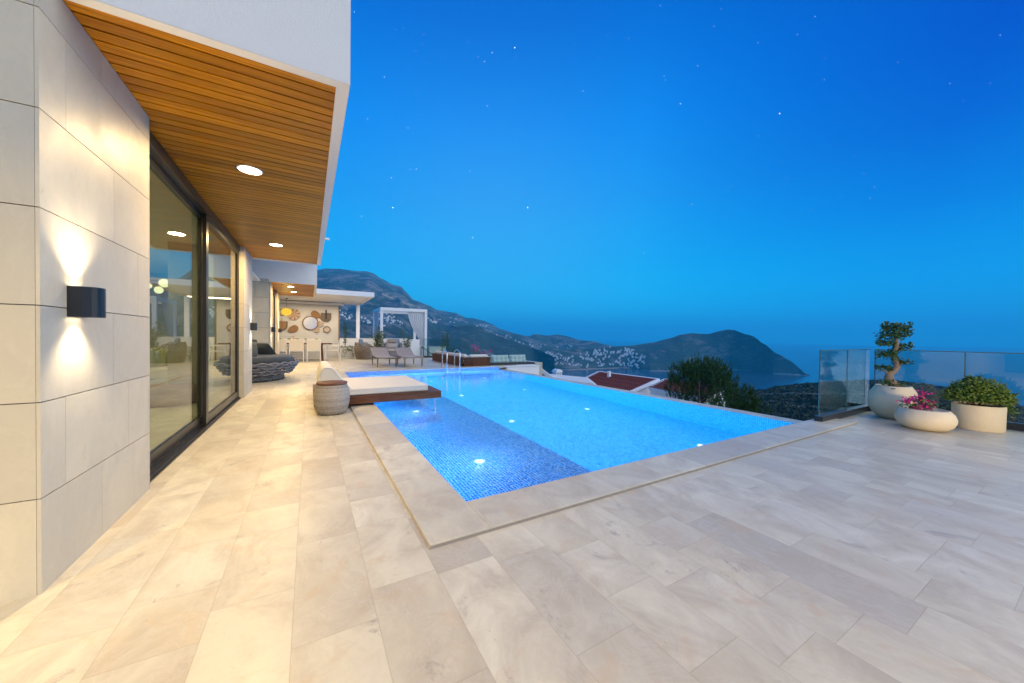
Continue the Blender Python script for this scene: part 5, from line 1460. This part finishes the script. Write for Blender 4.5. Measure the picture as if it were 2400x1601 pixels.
# ================================================================== SKY, SUN, HAZE
w=bpy.data.worlds.new('World'); SC.world=w; w.use_nodes=True
nt=w.node_tree; nt.nodes.clear(); nn=nt.nodes.new; lk=nt.links.new
out=nn('ShaderNodeOutputWorld'); bg=nn('ShaderNodeBackground'); lk(bg.outputs[0],out.inputs[0])
sky=nn('ShaderNodeTexSky'); sky.sky_type='NISHITA'; sky.sun_disc=False; sky.sun_elevation=R(3); sky.sun_rotation=R(200); sky.altitude=200; sky.air_density=1; sky.dust_density=.4; sky.ozone_density=4
tc=nn('ShaderNodeTexCoord'); sp=nn('ShaderNodeSeparateXYZ'); lk(tc.outputs['Generated'],sp.inputs[0])
def wm(op,a,b=None,c=None,clamp=False):
    n=nn('ShaderNodeMath'); n.operation=op; n.use_clamp=clamp
    for i,v in enumerate((a,b,c)):
        if v is None: continue
        if hasattr(v,'is_output'): lk(v,n.inputs[i])
        else: n.inputs[i].default_value=v
    return n.outputs[0]
def wramp(f,stops):
    n=nn('ShaderNodeValToRGB'); lk(f,n.inputs[0]); e=n.color_ramp
    while len(e.elements)<len(stops): e.elements.new(.5)
    for el,(p,c) in zip(e.elements,stops): el.position=p; el.color=(*c,1)
    return n.outputs[0]
def wmix(f,a,b,bl='MIX'):
    n=nn('ShaderNodeMix'); n.data_type='RGBA'; n.blend_type=bl
    for i,v in ((0,f),(6,a),(7,b)):
        if hasattr(v,'is_output'): lk(v,n.inputs[i])
        else: n.inputs[i].default_value=v if i==0 else (*v,1)
    return n.outputs[2]
el=sp.outputs[2]
# blue hour: deep at the zenith, cyan-blue low down
A_=wramp(el,[(0,(.0,1.0,1.6)),(.06,(.0,.76,1.32)),(.2,(.0,.49,1.08)),(.35,(.004,.34,.98)),(.5,(.0,.255,.93)),(.66,(.0,.146,.70)),(1,(.0,.05,.42))])
B_=wramp(el,[(0,(.0,.80,1.35)),(.07,(.0,.52,1.12)),(.25,(.0,.22,.84)),(.37,(.0,.115,.69)),(.48,(.0,.068,.60)),(.7,(.0,.03,.45)),(1,(.0,.02,.35))])
# brighter towards the north-west (over the mountain), deeper to the right
az=wm('MULTIPLY_ADD',sp.outputs[0],-.72,wm('MULTIPLY',sp.outputs[1],.69))
side=wm('MULTIPLY_ADD',az,.5,.5,True)
c_=wmix(wm('MULTIPLY_ADD',side,4.2,-.92,True),B_,A_)
# the pale patch low above the mountain
v1=Vector(ray(1150,640)).normalized()
dt=nn('ShaderNodeVectorMath'); dt.operation='DOT_PRODUCT'; lk(tc.outputs['Generated'],dt.inputs[0]); dt.inputs[1].default_value=v1
pt=wm('POWER',wm('MAXIMUM',dt.outputs['Value'],0.),14.)
c_=wmix(wm('MULTIPLY',pt,.30),c_,(.15,.58,1.0))
# afterglow behind the camera (west): warm and pale low down
back=wm('MULTIPLY',wm('MULTIPLY_ADD',az,-1.,0.,True),wm('SUBTRACT',1.,wm('MULTIPLY',wm('ABSOLUTE',el),1.1,clamp=True),clamp=True))
bk=wm('MULTIPLY_ADD',sp.outputs[1],-1.15,-.12,True)
glow=wm('MULTIPLY',bk,wm('SUBTRACT',1.,wm('MULTIPLY',wm('ABSOLUTE',el),1.05),clamp=True))
c_=wmix(glow,c_,(.70,1.15,1.60))
c_=wmix(.015,c_,wmix(1.0,sky.outputs[0],(.1,.5,.9),'MULTIPLY'))
# stars
vo=nn('ShaderNodeTexVoronoi'); vo.inputs['Scale'].default_value=44; lk(tc.outputs['Generated'],vo.inputs['Vector'])
sr=nn('ShaderNodeSeparateColor'); lk(vo.outputs['Color'],sr.inputs[0])
thr=wm('MULTIPLY_ADD',wm('POWER',sr.outputs[0],5.),.040,.024)
star=wm('MULTIPLY',wm('LESS_THAN',vo.outputs['Distance'],thr),wm('MULTIPLY_ADD',wm('POWER',sr.outputs[1],3.),1.4,.12))
vo2=nn('ShaderNodeTexVoronoi'); vo2.inputs['Scale'].default_value=71; lk(tc.outputs['Generated'],vo2.inputs['Vector'])
sr2=nn('ShaderNodeSeparateColor'); lk(vo2.outputs['Color'],sr2.inputs[0])
star=wm('ADD',star,wm('MULTIPLY',wm('MULTIPLY',wm('LESS_THAN',vo2.outputs['Distance'],.036),wm('GREATER_THAN',sr2.outputs[0],.55)),.35))
star=wm('MULTIPLY',star,wm('MULTIPLY',wm('SUBTRACT',el,.12),6.,clamp=True))
c_=wmix(star,c_,(2.6,3.2,3.4))
lk(c_,bg.inputs[0]); bg.inputs[1].default_value=1.0
sun=light('sun','SUN',(0,-10,20),2.9,(1.,.93,.72),angle=R(75))
sun.rotation_euler=(R(56),0,R(52))
# haze
hz=bpy.data.materials.new('haze'); hz.use_nodes=True; t_=hz.node_tree; t_.nodes.clear()
o_=t_.nodes.new('ShaderNodeOutputMaterial'); pv=t_.nodes.new('ShaderNodeVolumePrincipled')
pv.inputs['Color'].default_value=(.05,.62,1.,1); pv.inputs['Density'].default_value=1.15e-4; pv.inputs['Anisotropy'].default_value=0.
t_.links.new(pv.outputs[0],o_.inputs['Volume'])
b=MB(); b.box(-27000,27000,-27000,27000,-262,960); hzo=b.build('haze',hz); hzo['kind']='stuff'

# ================================================================== CAMERA
cd=bpy.data.cameras.new('camera'); cd.sensor_width=36; cd.lens=FPX*36/2400; cd.clip_start=.05; cd.clip_end=90000
co=bpy.data.objects.new('camera',cd); COL.objects.link(co)
mt=Matrix(((CR.x,CU.x,-CF.x,0),(CR.y,CU.y,-CF.y,0),(CR.z,CU.z,-CF.z,CAMZ),(0,0,0,1)))
co.matrix_world=mt; SC.camera=co
SC.view_settings.view_transform='Standard'; SC.view_settings.look='None'; SC.view_settings.exposure=0; SC.view_settings.gamma=1
cy=SC.cycles
cy.use_denoising=True; cy.max_bounces=10; cy.diffuse_bounces=4; cy.glossy_bounces=4; cy.transmission_bounces=8; cy.transparent_max_bounces=12; cy.volume_bounces=3
cy.sample_clamp_indirect=4; cy.sample_clamp_direct=0; cy.caustics_reflective=False; cy.caustics_refractive=True; cy.blur_glossy=.5
